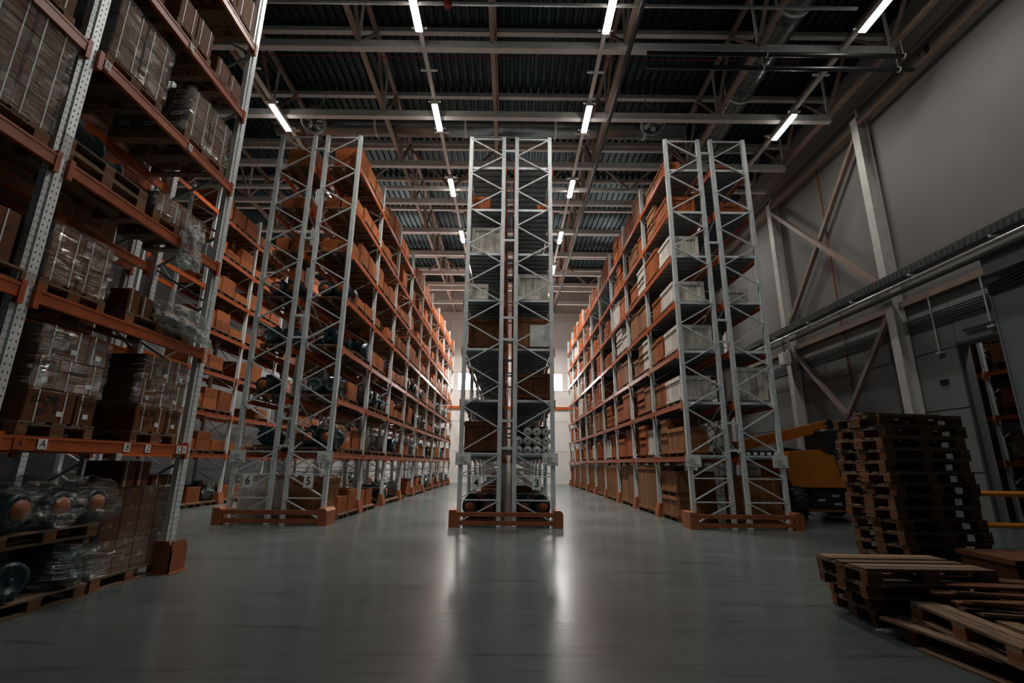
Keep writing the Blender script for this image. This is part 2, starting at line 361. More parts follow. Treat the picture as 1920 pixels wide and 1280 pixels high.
# tray, pipes and cables on the right wall
TXR = 12.25
t = thing('cable_tray', 'dark perforated cable tray along the right wall above the bright pipe', 'cable tray', (TXR, 0, 7.45))
mb = MB().box(-.02, .02, 5, 36, -.13, .13)
for k in range(170): mb.box(-.034, -.02, 5.05 + k * .18, 5.12 + k * .18, -.09, .09)
ob('side_plate', mb.mesh('side_plate', 'tray'), t); ob('floor_plate', MB().box(0, .3, 5, 36, -.13, -.11).mesh('floor_plate', 'tray'), t)
for k in range(11): ob('bracket', MB().bar((-.06, 6 + k * 2.6, -.17), (.33, 6 + k * 2.6, -.17), .06, .06).mesh('bracket', 'galv'), t)
tag(ob('steel_pipe', MB().tube((TXR - .05, 5, 7.1), (TXR - .05, 36, 7.1), .055, 12).mesh('steel_pipe', 'pipe_white')), 'bright steel pipe running along the right wall under the cable tray', 'pipe')
tag(ob('dark_pipe', MB().tube((TXR + .1, 5, 6.93), (TXR + .1, 36, 6.93), .07, 12).mesh('dark_pipe', 'tray')), 'dark pipe beneath the bright pipe on the right wall', 'pipe')
for k in range(6):
    mb = MB().tube((XR - .12, 9.9, 5.75 + k * .075), (XR - .12, 36, 5.75 + k * .075), .026, 8)
    tag(ob('wall_cable', mb.mesh('wall_cable', 'tray')), 'dark cable in the bundle on the right wall, %s from the bottom' % ORD[k + 1], 'cable', 'cable bundle on the right wall')
for k, y in enumerate((12.4, 14.1)):
    tag(ob('conduit_drop', MB().tube((XR - .16, y, 4.9 + .35 * (1 - k)), (XR - .16, y, 6.7), .022, 8).box(XR - .2, XR - .1, y - .1, y + .1, 4.86 + .35 * (1 - k), 4.92 + .35 * (1 - k)).mesh('conduit_drop', 'galv')), 'thin conduit dropping from the runner, %s the doorway' % ('above' if k == 0 else 'just past'), 'conduit', 'conduit drops')
tag(ob('door_track', MB().box(XR - .2, XR - .12, 11.9, 13.2, 5.3, 5.36).mesh('door_track', 'tray')), 'short dark rail fixed above the doorway on the right wall', 'rail')
tag(ob('wall_duct', MB().box(XR - .2, XR - .06, 15.75, 15.95, 0, 6.6).box(XR - .21, XR - .2, 15.82, 15.88, 0, 6.6).mesh('wall_duct', 'tray')), 'dark vertical trunking beside the near wall column', 'trunking')
tag(ob('downpipe', MB().tube((XR - .09, 18.15, 0), (XR - .09, 18.15, 14.2), .03, 8).mesh('downpipe', 'guard')), 'thin rusty downpipe on the right wall behind the X brace', 'pipe')
tag(ob('wall_plate', MB().cbox(XR - .1, XR - .05, 14.1, 14.4, 3.95, 4.1, .02).mesh('wall_plate', 'black')), 'small black plate on the wall left of the doorway', 'plate')
bx = thing('junction_box', 'small white junction box at the tray bracket by the far column', 'junction box', (12.3, 21.1, 6.2))
ob('body', MB().cbox(-.16, .16, -.2, .2, -.28, .28, .03).mesh('body', 'white'), bx); ob('cable_loop', MB().poly_tube([(0, -.1, .28), (-.1, -.15, .6), (-.05, -.1, .9)], .02, 6).mesh('cable_loop', 'black'), bx)
tag(ob('tube_light', MB().tube((12.15, 20.4, 5.9), (12.15, 20.4, 7.0), .045, 10).mesh('tube_light', 'pipe_white')), 'bright vertical pipe stub hanging below the tray at the far column', 'pipe')
dl = thing('sliding_door', 'tall slate grey sliding door leaf half across the right doorway', 'door', (XR - .3, 0, 0))
ob('leaf', MB().box(-.08, .08, 7.6, 12.0, .05, 6.0).mesh('leaf', 'door_grey'), dl); ob('edge_strip', MB().box(-.1, .1, 12.0, 12.05, .05, 6.0).mesh('edge_strip', 'door_grey'), dl)
ob('handle', MB().tube((-.12, 11.7, 1.0), (-.12, 11.7, 1.5), .02, 8).mesh('handle', 'black'), dl)
tag(ob('door_motor_cover', MB().cbox(XR - .6, XR - .1, 7.6, 11.9, 6.45, 7.1, .03).mesh('door_motor_cover', 'door_grey')), 'slate grey box cover on the wall above the sliding door', 'cover')
for k in range(4):
    tag(ob('sagging_cable', MB().poly_tube([(XR - .42, 12.0, 6.0 + k * .08), (XR - .5, 11.0, 6.05 + k * .09), (XR - .5, 9.0, 6.1 + k * .09)], .04, 8).mesh('sagging_cable', 'pipe_black')), 'thick black cable over the sliding door, %s from the bottom' % ORD[k + 1], 'cable', 'cables over the sliding door')

# ducts, fans, pipes under the roof
def spiral(p, q, r, name, label):
    t = thing(name, label, 'duct'); d = (Vector(q) - Vector(p)); n = int(d.length / 1.2)
    ob('duct_shell', MB().tube(p, q, r, 28).mesh('duct_shell', 'duct'), t)
    ax = d.normalized(); mb = MB()
    for k in range(n * 6):
        c = Vector(p) + ax * (k + .5) * d.length / (n * 6); mb.tube(c - ax * .012, c + ax * .012, r + .012, 28, 0, None, True)
    o = ob('spiral_seam', mb.mesh('spiral_seam', 'duct'), t); o['kind'] = 'stuff'
    for k in range(n // 3 + 1):
        c = Vector(p) + ax * min((k * 3 + .4) * 1.2, d.length - .1); ob('joint_band', MB().tube(c - ax * .04, c + ax * .04, r + .03, 28).mesh('joint_band', 'galv'), t)
    return t
spiral((-9.6, 16.8, 14.75), (6.9, 16.8, 14.75), .42, 'air_duct', 'round spiral air duct crossing under the roof behind the fans')
spiral((8.45, 7.5, 15.15), (8.45, 30, 15.15), .5, 'air_duct', 'round spiral air duct running front to back near the right wall')
def fan(x, y, z, label):
    t = thing('ceiling_fan', label, 'fan', (x, y, z), group='destratification fans', rot=(math.radians(-22), 0, 0))
    mb = MB().lathe([(-.14, .40), (-.1, .46), (.06, .46), (.14, .40), (.1, .36), (-.1, .37), (-.14, .40)], 28, 'z'); ob('ring', mb.mesh('ring', 'galv_dark'), t)
    ob('hub', MB().lathe([(-.12, .001), (-.12, .09), (.1, .11), (.22, .07), (.22, .001)], 16, 'z').mesh('hub', 'tray'), t)
    for k in range(5):
        a = 2 * PI * k / 5; c, s = math.cos(a), math.sin(a)
        ob('blade', MB().add([(.08 * c - .05 * s, .08 * s + .05 * c, .05), (.08 * c + .05 * s, .08 * s - .05 * c, -.02), (.35 * c + .09 * s, .35 * s - .09 * c, -.04), (.35 * c - .09 * s, .35 * s + .09 * c, .05)], [(0, 1, 2, 3)]).mesh('blade', 'galv'), t)
    for k in range(3):
        a = 2 * PI * k / 3; ob('stay', MB().bar((.1 * math.cos(a), .1 * math.sin(a), .15), (.42 * math.cos(a), .42 * math.sin(a), .1), .03, .03).mesh('stay', 'tray'), t)
    ob('top_cowl', MB().lathe([(.62, .001), (.6, .2), (.5, .36), (.46, .38)], 24, 'z').mesh('top_cowl', 'tray'), t)
    ob('hanger_rod', MB().tube((0, 0, .2), (0, 0, HT - z), .02, 8).mesh('hanger_rod', 'steel'), t)
fan(-7.6, 15.7, 14.05, 'round ceiling fan hanging above the rack pair six and five')
fan(5.3, 15.7, 14.15, 'round ceiling fan hanging above the right rack pair')
for k, (y, z) in enumerate(((11.9, 13.55), (12.15, 13.3))):
    sp = ob('sprinkler_pipe', MB().tube((4.0, y, z), (12.2, y, z), .07, 12).mesh('sprinkler_pipe', 'pipe_black'))
    for hx in (7.61, 11.76): ob('hanger_clip', MB().bar((hx, y, z - .08), (hx, y, 14.14), .02, .03).tube((hx - .02, y, z), (hx + .02, y, z), .085, 12).mesh('hanger_clip', 'galv'), sp)
    tag(sp, 'black pipe crossing under the roof on the right, %s of two' % ('upper' if k == 0 else 'lower'), 'pipe', 'black crossing pipes')
tag(ob('sprinkler_main', MB().tube((3.5, 5, 13.75), (3.5, 38, 13.75), .075, 12).mesh('sprinkler_main', 'pipe_black')), 'long black pipe running beside the right lamp row', 'pipe')
tag(ob('conduit', MB().tube((-16, 13.9, 15.3), (10, 13.9, 15.3), .018, 6).mesh('conduit', 'red')), 'thin red conduit crossing under the roof', 'conduit')
tag(ob('light_pipe', MB().tube((-16, 10.62, 13.85), (9.5, 10.62, 13.85), .05, 10).mesh('light_pipe', 'pipe_white')), 'thin pale pipe crossing at the very front under the roof', 'pipe')
tag(ob('pipe_valve', MB().tube((-1.86, 10.62, 13.74), (-1.86, 10.62, 13.98), .09, 10).box(-1.98, -1.74, 10.56, 10.68, 13.8, 13.88).mesh('pipe_valve', 'red')), 'small red valve on the pale front pipe', 'valve')
tag(ob('wall_stub', MB().tube((12.9, 12.3, 13.9), (12.5, 11.9, 13.9), .08, 10).mesh('wall_stub', 'pipe_black')), 'short black pipe stub at the right wall below the roof', 'pipe')

# ------------------------------------------------------------------ lamps
lamp_house = MB().box(-.11, .11, -.72, .72, .02, .1).box(-.07, .07, -.78, .78, .1, .14).mesh('housing', 'white')
lamp_diff = MB().cbox(-.09, .09, -.68, .68, -.02, .02, .015).mesh('diffuser', 'lamp')
lamp_clip = MB().box(-.22, .22, -.03, .03, .12, .16).mesh('bracket', 'galv')
ld = bpy.data.lights.new('lamp_light', 'AREA'); ld.shape = 'RECTANGLE'; ld.size = .2; ld.size_y = 1.4; ld.energy = LAMP_W; ld.color = (1.0, .97, .92); ld.spread = math.radians(74)
wl = ld.copy(); wl.energy = LAMP_W * .4; wl.spread = PI
fl = ld.copy(); fl.energy = FRONT_W; fl.spread = math.radians(150)
nl = ld.copy(); nl.spread = math.radians(120)
el = ld.copy(); el.energy = LAMP_W * 3.2; el.spread = math.radians(130)
def lamp_row(x, z, ys, where, wide=False):
    rl = thing('lamp_rail', 'long dark mounting rail carrying the lamps %s' % where, 'lamp rail', (x, 0, z))
    ob('rail', MB().box(-.06, .06, 5, 38, .15, .24).mesh('rail', 'steel'), rl)
    for k in range(10): ob('clamp', MB().box(-.28, .28, 7 + k * 3.05, 7.08 + k * 3.05, .24, .28).mesh('clamp', 'galv'), rl)
    for k, y in enumerate(ys):
        t = thing('ceiling_lamp', 'bright tube lamp %s, %s from the front' % (where, ORD[k + 1]), 'lamp', (x, y, z), group='ceiling lamps ' + where)
        ob('housing', lamp_house, t); ob('diffuser', lamp_diff, t); ob('bracket', lamp_clip, t, (0, -.7, 0)); ob('bracket', lamp_clip, t, (0, .7, 0))
        l = bpy.data.objects.new('lamp_light', wl if wide else fl if y < 8 else el if y > 29 else nl if y < 12 else ld); COL.objects.link(l); l.parent = t; l.location = (0, 0, -.03)
LY = [6.0, 10.75, 15.1, 19.7, 24.6, 29.2, 34.4]
lamp_row(-2.8, 13.76, LY, 'above the left aisle')
lamp_row(2.68, 13.76, LY, 'above the right aisle')
lamp_row(10.1, 13.76, [10.6, 15.4, 23.5, 31.5], 'by the right wall', True)
lamp_row(-8.6, 13.76, [15.2, 19.9, 24.6, 29.3, 34.4], 'above the far left aisle')

# ------------------------------------------------------------------ racks
BAY, RD, TOP = 2.8, 1.1, 11.2
LV = [0.0] + [1.74 + 1.4 * k for k in range(7)]       # deck heights; 0 is the floor
Y0 = 12.75
def upright_mesh(h, holes=True):
    """perforated post: x is across the aisle, y along it; holes in two columns on every side"""
    a, b = .055, .05; mb = MB()
    cols_ = [-1, -.62, -.36, .36, .62, 1]
    n = int(h / .075)
    for side in range(4):
        for k in range(n):
            z0 = k * .075; za, zb, z1 = z0 + .02, z0 + .055, z0 + .075
            def P(u, z):
                return {0: (u * a, -b, z), 1: (a, u * b, z), 2: (-u * a, b, z), 3: (-a, -u * b, z)}[side]
            if holes and side in (0, 1, 3):
                sh = .012
                for c in (0, 2, 4): mb.add([P(cols_[c], z0), P(cols_[c + 1], z0), P(cols_[c + 1], z1), P(cols_[c], z1)], [(0, 1, 2, 3)])
                for c in (1, 3):
                    u, v = cols_[c], cols_[c + 1]
                    s1, s2 = (0, sh) if c == 1 else (sh, 0)
                    mb.add([P(u, z0), P(v, z0), P(v, za + s2), P(u, za + s1)], [(0, 1, 2, 3)])
                    mb.add([P(u, zb - .012 + s1), P(v, zb - .012 + s2), P(v, z1), P(u, z1)], [(0, 1, 2, 3)])
            elif k == 0: mb.add([P(-1, 0), P(1, 0), P(1, n * .075), P(-1, n * .075)], [(0, 1, 2, 3)])
    mb.box(-.055, .055, -.08, .08, 0, .01)
    return mb.mesh('upright', 'galv')
UP = upright_mesh(TOP); UP_PLAIN = None
def plain_upright(h):
    a, b = .055, .05; mb = MB()
    pr = [(-a, -b), (-a * .35, -b), (-a * .35, -b + .02), (a * .35, -b + .02), (a * .35, -b), (a, -b), (a, -b * .35), (a - .02, -b * .35), (a - .02, b * .35), (a, b * .35), (a, b), (-a, b), (-a, b * .35), (-a + .02, b * .35), (-a + .02, -b * .35), (-a, -b * .35)]
    return mb.prism(pr, 0, h, 'z').box(-.055, .055, -.08, .08, 0, .01).mesh('upright', 'galv')
UP_PLAIN = plain_upright(TOP); UP_SHORT = plain_upright(10.2)
beam_me = MB().box(-.025, .025, -(BAY - .1) / 2, (BAY - .1) / 2, -.13, 0).box(-.03, .03, -(BAY - .1) / 2, (BAY - .1) / 2, -.022, -.0).box(-.035, .03, -(BAY - .1) / 2 - .005, -(BAY - .1) / 2 + .05, -.2, .03).box(-.035, .03, (BAY - .1) / 2 - .05, (BAY - .1) / 2 + .005, -.2, .03).mesh('beam', 'orange')
deck_me = MB().box(-RD / 2 + .06, RD / 2 - .06, -BAY / 2 + .05, BAY / 2 - .05, -.03, 0)
for k in range(9): deck_me.box(-RD / 2 + .06, RD / 2 - .06, -BAY / 2 + .1 + k * .3, -BAY / 2 + .14 + k * .3, -.06, -.03)
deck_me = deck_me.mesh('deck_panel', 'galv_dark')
lip_me = MB().box(-RD / 2 + .05, RD / 2 - .05, -.015, .015, -.05, .012).mesh('deck_edge', 'galv')
xbr = MB()
def brace_list(outer, inner):
    """end frame zigzag: (p, q) pairs in x,z; three ladder panels below, zigzag above"""
    L = []
    for z in (.62, 1.2, 1.76): L.append(((outer, z), (inner, z)))
    for z0, z1 in ((.1, .6), (.64, 1.18), (1.22, 1.74)): L.append(((inner, z1), (outer, z0)))
    z = TOP - .1; L.append(((outer, z), (inner, z))); side = 0
    n = 16; dz = (z - 1.82) / n
    for k in range(n):
        a, b = (outer, inner) if k % 2 == 0 else (inner, outer)
        L.append(((a, z - k * dz), (b, z - (k + 1) * dz)))
    return L
spacer_me = MB().box(-.14, .14, -.025, .025, -.03, .03).mesh('row_spacer', 'galv')
postguard_me = MB().prism([(-.13, 0), (.13, 0), (.13, .05), (.06, .4), (-.06, .4), (-.13, .05)], -.16, .16, 'y').mesh('post_guard', 'guard')
paper_me = MB().box(-.17, .17, -.004, 0, -.115, .115).mesh('notice_plate', 'white')
saw = MB().box(-.2, .2, 0, .006, -.15, .15)
for k in range(12): saw.add([(-.2 + k * .0333, 0, .15), (-.2 + (k + 1) * .0333, 0, .15), (-.2 + (k + .5) * .0333, 0, .175)], [(0, 1, 2)])
saw_me = saw.mesh('plate_holder', 'galv')
lines = MB()
for k in range(9): lines.box(-.1, .02 + .09 * ((k * 37 % 5) / 5), -.007, -.005, .075 - k * .02, .079 - k * .02)
lines.box(-.15, -.13, -.007, -.005, -.05, .05).box(.02, .14, -.007, -.005, -.09, -.07)
lines_me = lines.mesh('printed_lines', 'grey_ink')
sign_me = MB().box(-.12, .12, -.004, .004, -.155, .155).mesh('number_plate', 'white')

def rack(label, xo, xi, nbay, deck, digit=None, y0=Y0, top_levels=7, guards=True, front=True, skip=(), holes=1, up=None, beams_in=True, nframes=None):
    """one rack row; xo is the outer (aisle) face of the frame, xi the inner one"""
    t = thing('pallet_rack', label, 'rack', ((xo + xi) / 2, y0, 0), group='pallet racks')
    o, i_ = xo - (xo + xi) / 2, xi - (xo + xi) / 2; sg = 1 if o > 0 else -1
    o -= sg * .055; i_ += sg * .055
    jn = MB()
    for p, q in brace_list(o, i_): jn.bar((p[0], 0, p[1]), (q[0], 0, q[1]), .03, .045, 0, (0, 1, 0))
    jn = jn.mesh('bracing', 'galv')
    for f in range(nbay + 1):
        y = f * BAY
        um = UP if (f < holes) else (up or UP_PLAIN)
        ob('upright', um, t, (o, y, 0)); ob('upright', um, t, (i_, y, 0))
        if f == 0 and front:
            for p, q in brace_list(o, i_):
                hz = abs(p[1] - q[1]) < .01
                ob('cross_bar' if hz else 'diagonal_brace', MB().bar((p[0], -.03, p[1]), (q[0], -.03, q[1]), .03, .05, 0, (0, 1, 0)).mesh('brace', 'galv'), t)
        else:
            ob('bracing', jn, t, (0, y, 0))
        if guards and f: ob('post_guard', postguard_me, t, (o, y, 0))
    for b in range(nbay):
        yc = (b + .5) * BAY
        for k in range(1, top_levels + 1):
            if k in skip: continue
            z = LV[k]
            ob('beam', beam_me, t, (o + sg * .06, yc, z), PI if sg < 0 else 0)
            if beams_in: ob('beam', beam_me, t, (i_ - sg * .06, yc, z), 0 if sg < 0 else PI)
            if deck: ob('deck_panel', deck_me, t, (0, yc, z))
            if deck and b == 0: ob('deck_edge', lip_me, t, (0, .0, z))
    # back bracing: thin flat crosses on the inner side
    for b in range(0, nbay, 2):
        for k in (1, 3, 5):
            yb = b * BAY
            ob('back_brace', MB().bar((i_, yb, LV[k]), (i_, yb + BAY, LV[k + 1]), .01, .04, 0, (1, 0, 0)).bar((i_, yb + BAY, LV[k]), (i_, yb, LV[k + 1]), .01, .04, 0, (1, 0, 0)).mesh('back_brace', 'galv'), t)
    if digit:
        h = ob('plate_holder', saw_me, t, (o - sg * .07, -.07, 1.62)); ob('notice', paper_me, h, (0, -.001, -.01)); ob('printed_lines', lines_me, h, (0, 0, -.01))
        if digit != '-':
            s = ob('number_plate', sign_me, t, (o - sg * .42, -.075, 1.03))
            ob('digit', text_mesh(digit, .27, 'ink', bold=.002), s, (0, -.006, 0), rot=(PI / 2, 0, 0))
    return t
CEN = {'left': -5.85, 'mid': -.08, 'right': 5.82}
HALF, GAP = 1.24, .14
def pair(c): return (c - HALF, c - GAP), (c + HALF, c + GAP)
(x6o, x6i), (x5o, x5i) = pair(CEN['left'])
(x4o, x4i), (x3o, x3i) = pair(CEN['mid'])
(x2o, x2i), (x1o, x1i) = pair(CEN['right'])
NB = 9
RK = {}
RK[6] = rack('tall pallet rack with number 6 plate, outer row of the left pair', x6o, x6i, NB, False, '6')
RK[5] = rack('tall pallet rack with number 5 plate facing the left aisle', x5o, x5i, NB, False, '5')
RK[4] = rack('tall pallet rack with number 4 plate on the left aisle side of the middle pair', x4o, x4i, NB, True, '4')
RK[3] = rack('tall pallet rack with number 3 plate on the right aisle side of the middle pair', x3o, x3i, NB, True, '3')
RK[2] = rack('tall pallet rack without number plate facing the right aisle, full of crates', x2o, x2i, NB, True, '-')
RK[1] = rack('tall pallet rack facing the right wall in front of the orange lift', x1o, x1i, NB, True, '-')
RK[7] = rack('tall pallet rack beyond the far left aisle, end on behind rack six', -10.5, -11.6, NB, False, None)
for key in ('left', 'mid', 'right'):
    t = RK[{'left': 5, 'mid': 3, 'right': 2}[key]]
    for z in (10.7, 7.75, 5.42, 4.8, 2.6, 1.9):
        for f in range(0, 4): ob('row_spacer', spacer_me, t, (CEN[key] - t.location.x, f * BAY - .02, z))
    nm = {'left': 'under number plates six and five', 'mid': 'under number plates four and three', 'right': 'at the foot of the right rack pair'}[key]
    g = thing('end_guard', 'rust orange end guard ' + nm, 'guard', (CEN[key], Y0 - .25, 0))
    for sx in (-1, 1):
        pm = MB().prism([(-.11, 0), (.11, 0), (.11, .34), (.05, .4), (-.11, .4)], -.07, .55, 'y')
        ob('end_post', pm.mesh('end_post', 'guard'), g, (sx * (HALF + .05), 0, 0), 0)
    for z in (.1, .3): ob('guard_rail', MB().box(-HALF, HALF, -.05, .03, z - .05, z + .05).mesh('guard_rail', 'guard'), g)

# ------------------------------------------------------------------ goods
_cr = {}
def crate_mesh(wx, wy, h, m):
    """single-mesh crate for far bays: boards, corner battens and skids with real depth"""
    k = (wx, wy, h, m)
    if k in _cr: return _cr[k]
    mb = MB(); a, b = wx / 2, wy / 2
    for sx in (-1, 0, 1): mb.box(-a, a, sx * (b - .06) - .05, sx * (b - .06) + .05, 0, .1, 1)
    mb.box(-a + .02, a - .02, -b + .02, b - .02, .1, h - .02, 0)
    mb.box(-a, a, -b, b, h - .03, h, 0)
    for (p0, p1, z0, z1) in ((-1, -1, 0, 0),):
        pass
    n = max(2, int(wy / .45))
    for sx in (-1, 1):
        for i in range(n + 1):
            y = -b + .05 + (wy - .1) * i / n; mb.box(sx * a - .012, sx * a + .012, y - .045, y + .045, .1, h - .01, 1)
        mb.box(sx * a - .01, sx * a + .01, -b, b, .1, .19, 1); mb.box(sx * a - .01, sx * a + .01, -b, b, h - .1, h - .01, 1)
    n = max(2, int(wx / .5))
    for sy in (-1, 1):
        for i in range(n + 1):
            x_ = -a + .05 + (wx - .1) * i / n; mb.box(x_ - .045, x_ + .045, sy * b - .012, sy * b + .012, .1, h - .01, 1)
        mb.box(-a, a, sy * b - .01, sy * b + .01, .1, .19, 1); mb.box(-a, a, sy * b - .01, sy * b + .01, h - .1, h - .01, 1)
    _cr[k] = mb.mesh('crate', m, m)
    return _cr[k]
_pl = {}
def plank_mesh(*d):
    m = d[-1]; k = d
    if k not in _pl: _pl[k] = MB().box(-d[0] / 2, d[0] / 2, -d[1] / 2, d[1] / 2, 0, d[2]).mesh('plank', m)
    return _pl[k]
def crate(x, y, z, wx, wy, h, m, label, near=True, group=None, aisle=-1, split=False, cols=None):
    """wooden crate; near ones have every plank of the faces in view as a part"""
    if not near:
        return tag(ob('wooden_crate', crate_mesh(round(wx, 1), round(wy, 1), round(h, 1), m), None, (x, y, z)), label, 'crate', group)
    t = thing('wooden_crate', label, 'crate', (x, y, z), group=group); a, b = wx / 2, wy / 2
    ob('body', plank_mesh(round(wx - .05, 3), round(wy - .05, 3), round(h - .13, 3), m), t, (0, 0, .11))
    for sy in (-1, 0, 1): ob('skid', plank_mesh(round(wx, 3), .1, .1, m), t, (0, sy * (b - .06), 0))
    n = max(3, int(wx / .2)); pw = wx / n
    for i in range(n): ob('plank', plank_mesh(round(pw - .008, 4), .022, round(h - .1, 3), m), t, (-a + (i + .5) * pw, -b + .012, .1))
    n = max(3, int(wy / .2)); pw = wy / n
    for i in range(n): ob('plank', plank_mesh(.022, round(pw - .008, 4), round(h - .1, 3), m), t, (aisle * (a - .012), -b + (i + .5) * pw, .1))
    n = max(2, int(wx / .25)); pw = wx / n
    for i in range(n): ob('lid_board', plank_mesh(round(pw - .006, 4), round(wy, 3), .02, m), t, (-a + (i + .5) * pw, 0, h - .012))
    for zz in (.1, h - .11):
        ob('batten', plank_mesh(round(wx, 3), .02, .09, m), t, (0, -b - .01, zz)); ob('batten', plank_mesh(.02, round(wy, 3), .09, m), t, (aisle * (a + .01), 0, zz))
    for sx in (-1, 1):
        ob('batten', plank_mesh(.09, .02, round(h - .3, 3), m), t, (sx * (a - .045), -b - .01, .19))
    return t
_bx = {}
def box_mesh(wx, wy, h, m, straps=True):
    k = (wx, wy, h, m, straps)
    if k in _bx: return _bx[k]
    a, b = wx / 2, wy / 2; mb = MB().cbox(-a, a, -b, b, 0, h, .008, 0)
    mb.box(-a - .001, a + .001, -.03, .03, h * .72, h + .001, 1)
    if straps:
        for y in (-b * .5, b * .5): mb.box(-a - .003, a + .003, y - .006, y + .006, .005, h + .003, 2)
    
    _bx[k] = mb.mesh('box', m, 'tape', 'strap_dull'); return _bx[k]
def carton(x, y, z, wx, wy, h, m, label, group=None, rz=0.0):
    return tag(ob('cardboard_box', box_mesh(round(wx, 2), round(wy, 2), round(h, 2), m), None, (x, y, z), rz), label, 'box', group)
# pallets: one with every board a part, one light copy for the racks
def pallet_far_mesh():
    mb = MB()
    for i in range(5): mb.box(-.6, .6, -.4 + i * .17, -.4 + i * .17 + .12, .122, .144)
    for i in range(3): mb.box(-.55 + i * .55 - .07, -.55 + i * .55 + .07, -.4, .4, .1, .122)
    for i in range(3):
        for j in range(3): mb.box(-.53 + i * .53 - .07, -.53 + i * .53 + .07, -.35 + j * .35 - .05, -.35 + j * .35 + .05, .022, .1)
    for j in range(3): mb.box(-.6, .6, -.35 + j * .35 - .05, -.35 + j * .35 + .05, 0, .022)
    return mb.mesh('wooden_pallet', 'pal')
PALF = pallet_far_mesh()
def far_pallet(x, y, z, label, rz=PI / 2, sc=None, group='pallets on the racks'):
    return tag(ob('wooden_pallet', PALF, None, (x, y, z), rz, scale=sc), label, 'pallet', group)
P_TOP = [MB().box(-.6, .6, -w_ / 2, w_ / 2, 0, .022).mesh('top_board', 'pal') for w_ in (.145, .1)]
P_STR = MB().box(-.0725, .0725, -.4, .4, 0, .022).mesh('stringer_board', 'pal')
P_BLK = [MB().box(-.0725, .0725, -w_ / 2, w_ / 2, 0, .078).mesh('block', 'pal_o') for w_ in (.1, .145)]
P_BOT = [MB().box(-.6, .6, -w_ / 2, w_ / 2, 0, .022).mesh('bottom_board', 'pal') for w_ in (.1, .145)]
def pallet(x, y, z, rz, label, group=None, tilt=None, skip=()):
    t = thing('wooden_pallet', label, 'pallet', (x, y, z), rz, group, rot=tilt)
    for i, yy in enumerate((-.3275, -.19, 0, .19, .3275)):
        if i in skip: continue
        ob('top_board', P_TOP[0 if i in (0, 2, 4) else 1], t, (R.uniform(-.006, .006), yy, .122))
    for i in range(3): ob('stringer_board', P_STR, t, (-.5275 + i * .5275, 0, .1))
    for i in range(3):
        for j, yy in enumerate((-.35, 0, .35)): ob('block', P_BLK[1 if j == 1 else 0], t, (-.5275 + i * .5275, yy, .022))
    for j, yy in enumerate((-.35, 0, .35)): ob('bottom_board', P_BOT[1 if j == 1 else 0], t, (R.uniform(-.006, .006), yy, 0))
    return t
# electric motors
def motor_parts():
    n = 28; prof = []
    for i in range(n * 2):
        a = PI * i / n; r = .2 if i % 2 == 0 else .175; prof.append((r * math.cos(a), .26 + r * math.sin(a)))
    body = MB().prism(prof, -.26, .22, 'x', 0)
    body.lathe([(.22, .19), (.27, .18), (.33, .09), (.34, .035), (.46, .035), (.46, .0)], 18, 'x', (0, 0, .26), 0)
    cap = MB().lathe([(-.26, .195), (-.38, .195), (-.41, .17), (-.415, .13), (-.4, .13), (-.4, .001)], 20, 'x', (0, 0, .26), 0)
    for q in range(10):
        a = PI * q / 5; cap.bar((-.412, .12 * math.cos(a), .26 + .12 * math.sin(a)), (-.412, .175 * math.cos(a), .26 + .175 * math.sin(a)), .012, .012)
    cap.lathe([(-.4, .03), (-.43, .03), (-.43, .001)], 10, 'x', (0, 0, .26), 0)
    disc = MB().lathe([(-.402, .12), (-.425, .115), (-.432, 0.001)], 20, 'x', (0, 0, .26), 0)
    tb = MB().cbox(-.14, .06, -.09, .09, .43, .56, .02)
    foot = MB().box(-.22, -.12, -.19, .19, 0, .08).box(.1, .2, -.19, .19, 0, .08).box(-.22, .2, -.16, -.12, 0, .2).box(-.22, .2, .12, .16, 0, .2)
    fl = MB().lathe([(.27, .05), (.27, .25), (.31, .25), (.31, .05)], 20, 'x', (0, 0, .26), 0)
    return body, cap, disc, tb, foot, fl
MP = {}
for c in ('motor', 'motor_g'):
    b_, cp, dc, tb_, ft, fl_ = motor_parts()
    MP[c] = [b_.mesh('body', c), cp.mesh('fan_cover', c), dc.mesh('end_disc', 'motor_o'), tb_.mesh('terminal_box', c), ft.mesh('foot', c), fl_.mesh('flange', c)]
def motor(x, y, z, label, rz=0.0, sc=1.0, c='motor', disc=True, group='electric motors on the racks'):
    t = thing('electric_motor', label, 'motor', (x, y, z), rz, group); t.scale = (sc,) * 3
    for nm, me in zip(('body', 'fan_cover', 'end_disc', 'terminal_box', 'foot', 'flange'), MP[c]):
        if nm == 'end_disc' and not disc: continue
        ob(nm, me, t)
    return t
def pump_mesh():
    mb = MB()
    mb.lathe([(-.1, .08), (-.1, .26), (-.05, .3), (.05, .3), (.1, .26), (.1, .08)], 22, 'x', (0, 0, .34), 0)
    mb.tube((0, 0, .34), (0, .28, .62), .09, 12); mb.lathe([(.6, .16), (.66, .16)], 18, 'z', (0, .28, 0), 0)
    mb.lathe([(-.34, .06), (-.34, .19), (-.29, .19), (-.29, .1), (-.1, .12)], 18, 'x', (0, 0, .34), 0)
    mb.lathe([(.1, .12), (.35, .1), (.35, .2), (.8, .2), (.86, .14), (.86, .001)], 18, 'x', (0, 0, .34), 0)
    mb.box(-.25, .85, -.2, .2, 0, .05).box(.4, .75, -.15, .15, .05, .2)
    mb.lathe([(-.345, .19), (-.345, .09)], 18, 'x', (0, 0, .34), 0)
    return mb.mesh('pump', 'motor')
PUMP = pump_mesh()
def pump(x, y, z, label, rz=0, sc=1.0, group='pumps on the racks'):
    return tag(ob('pump', PUMP, None, (x, y, z), rz, scale=(sc,) * 3), label, 'pump', group)
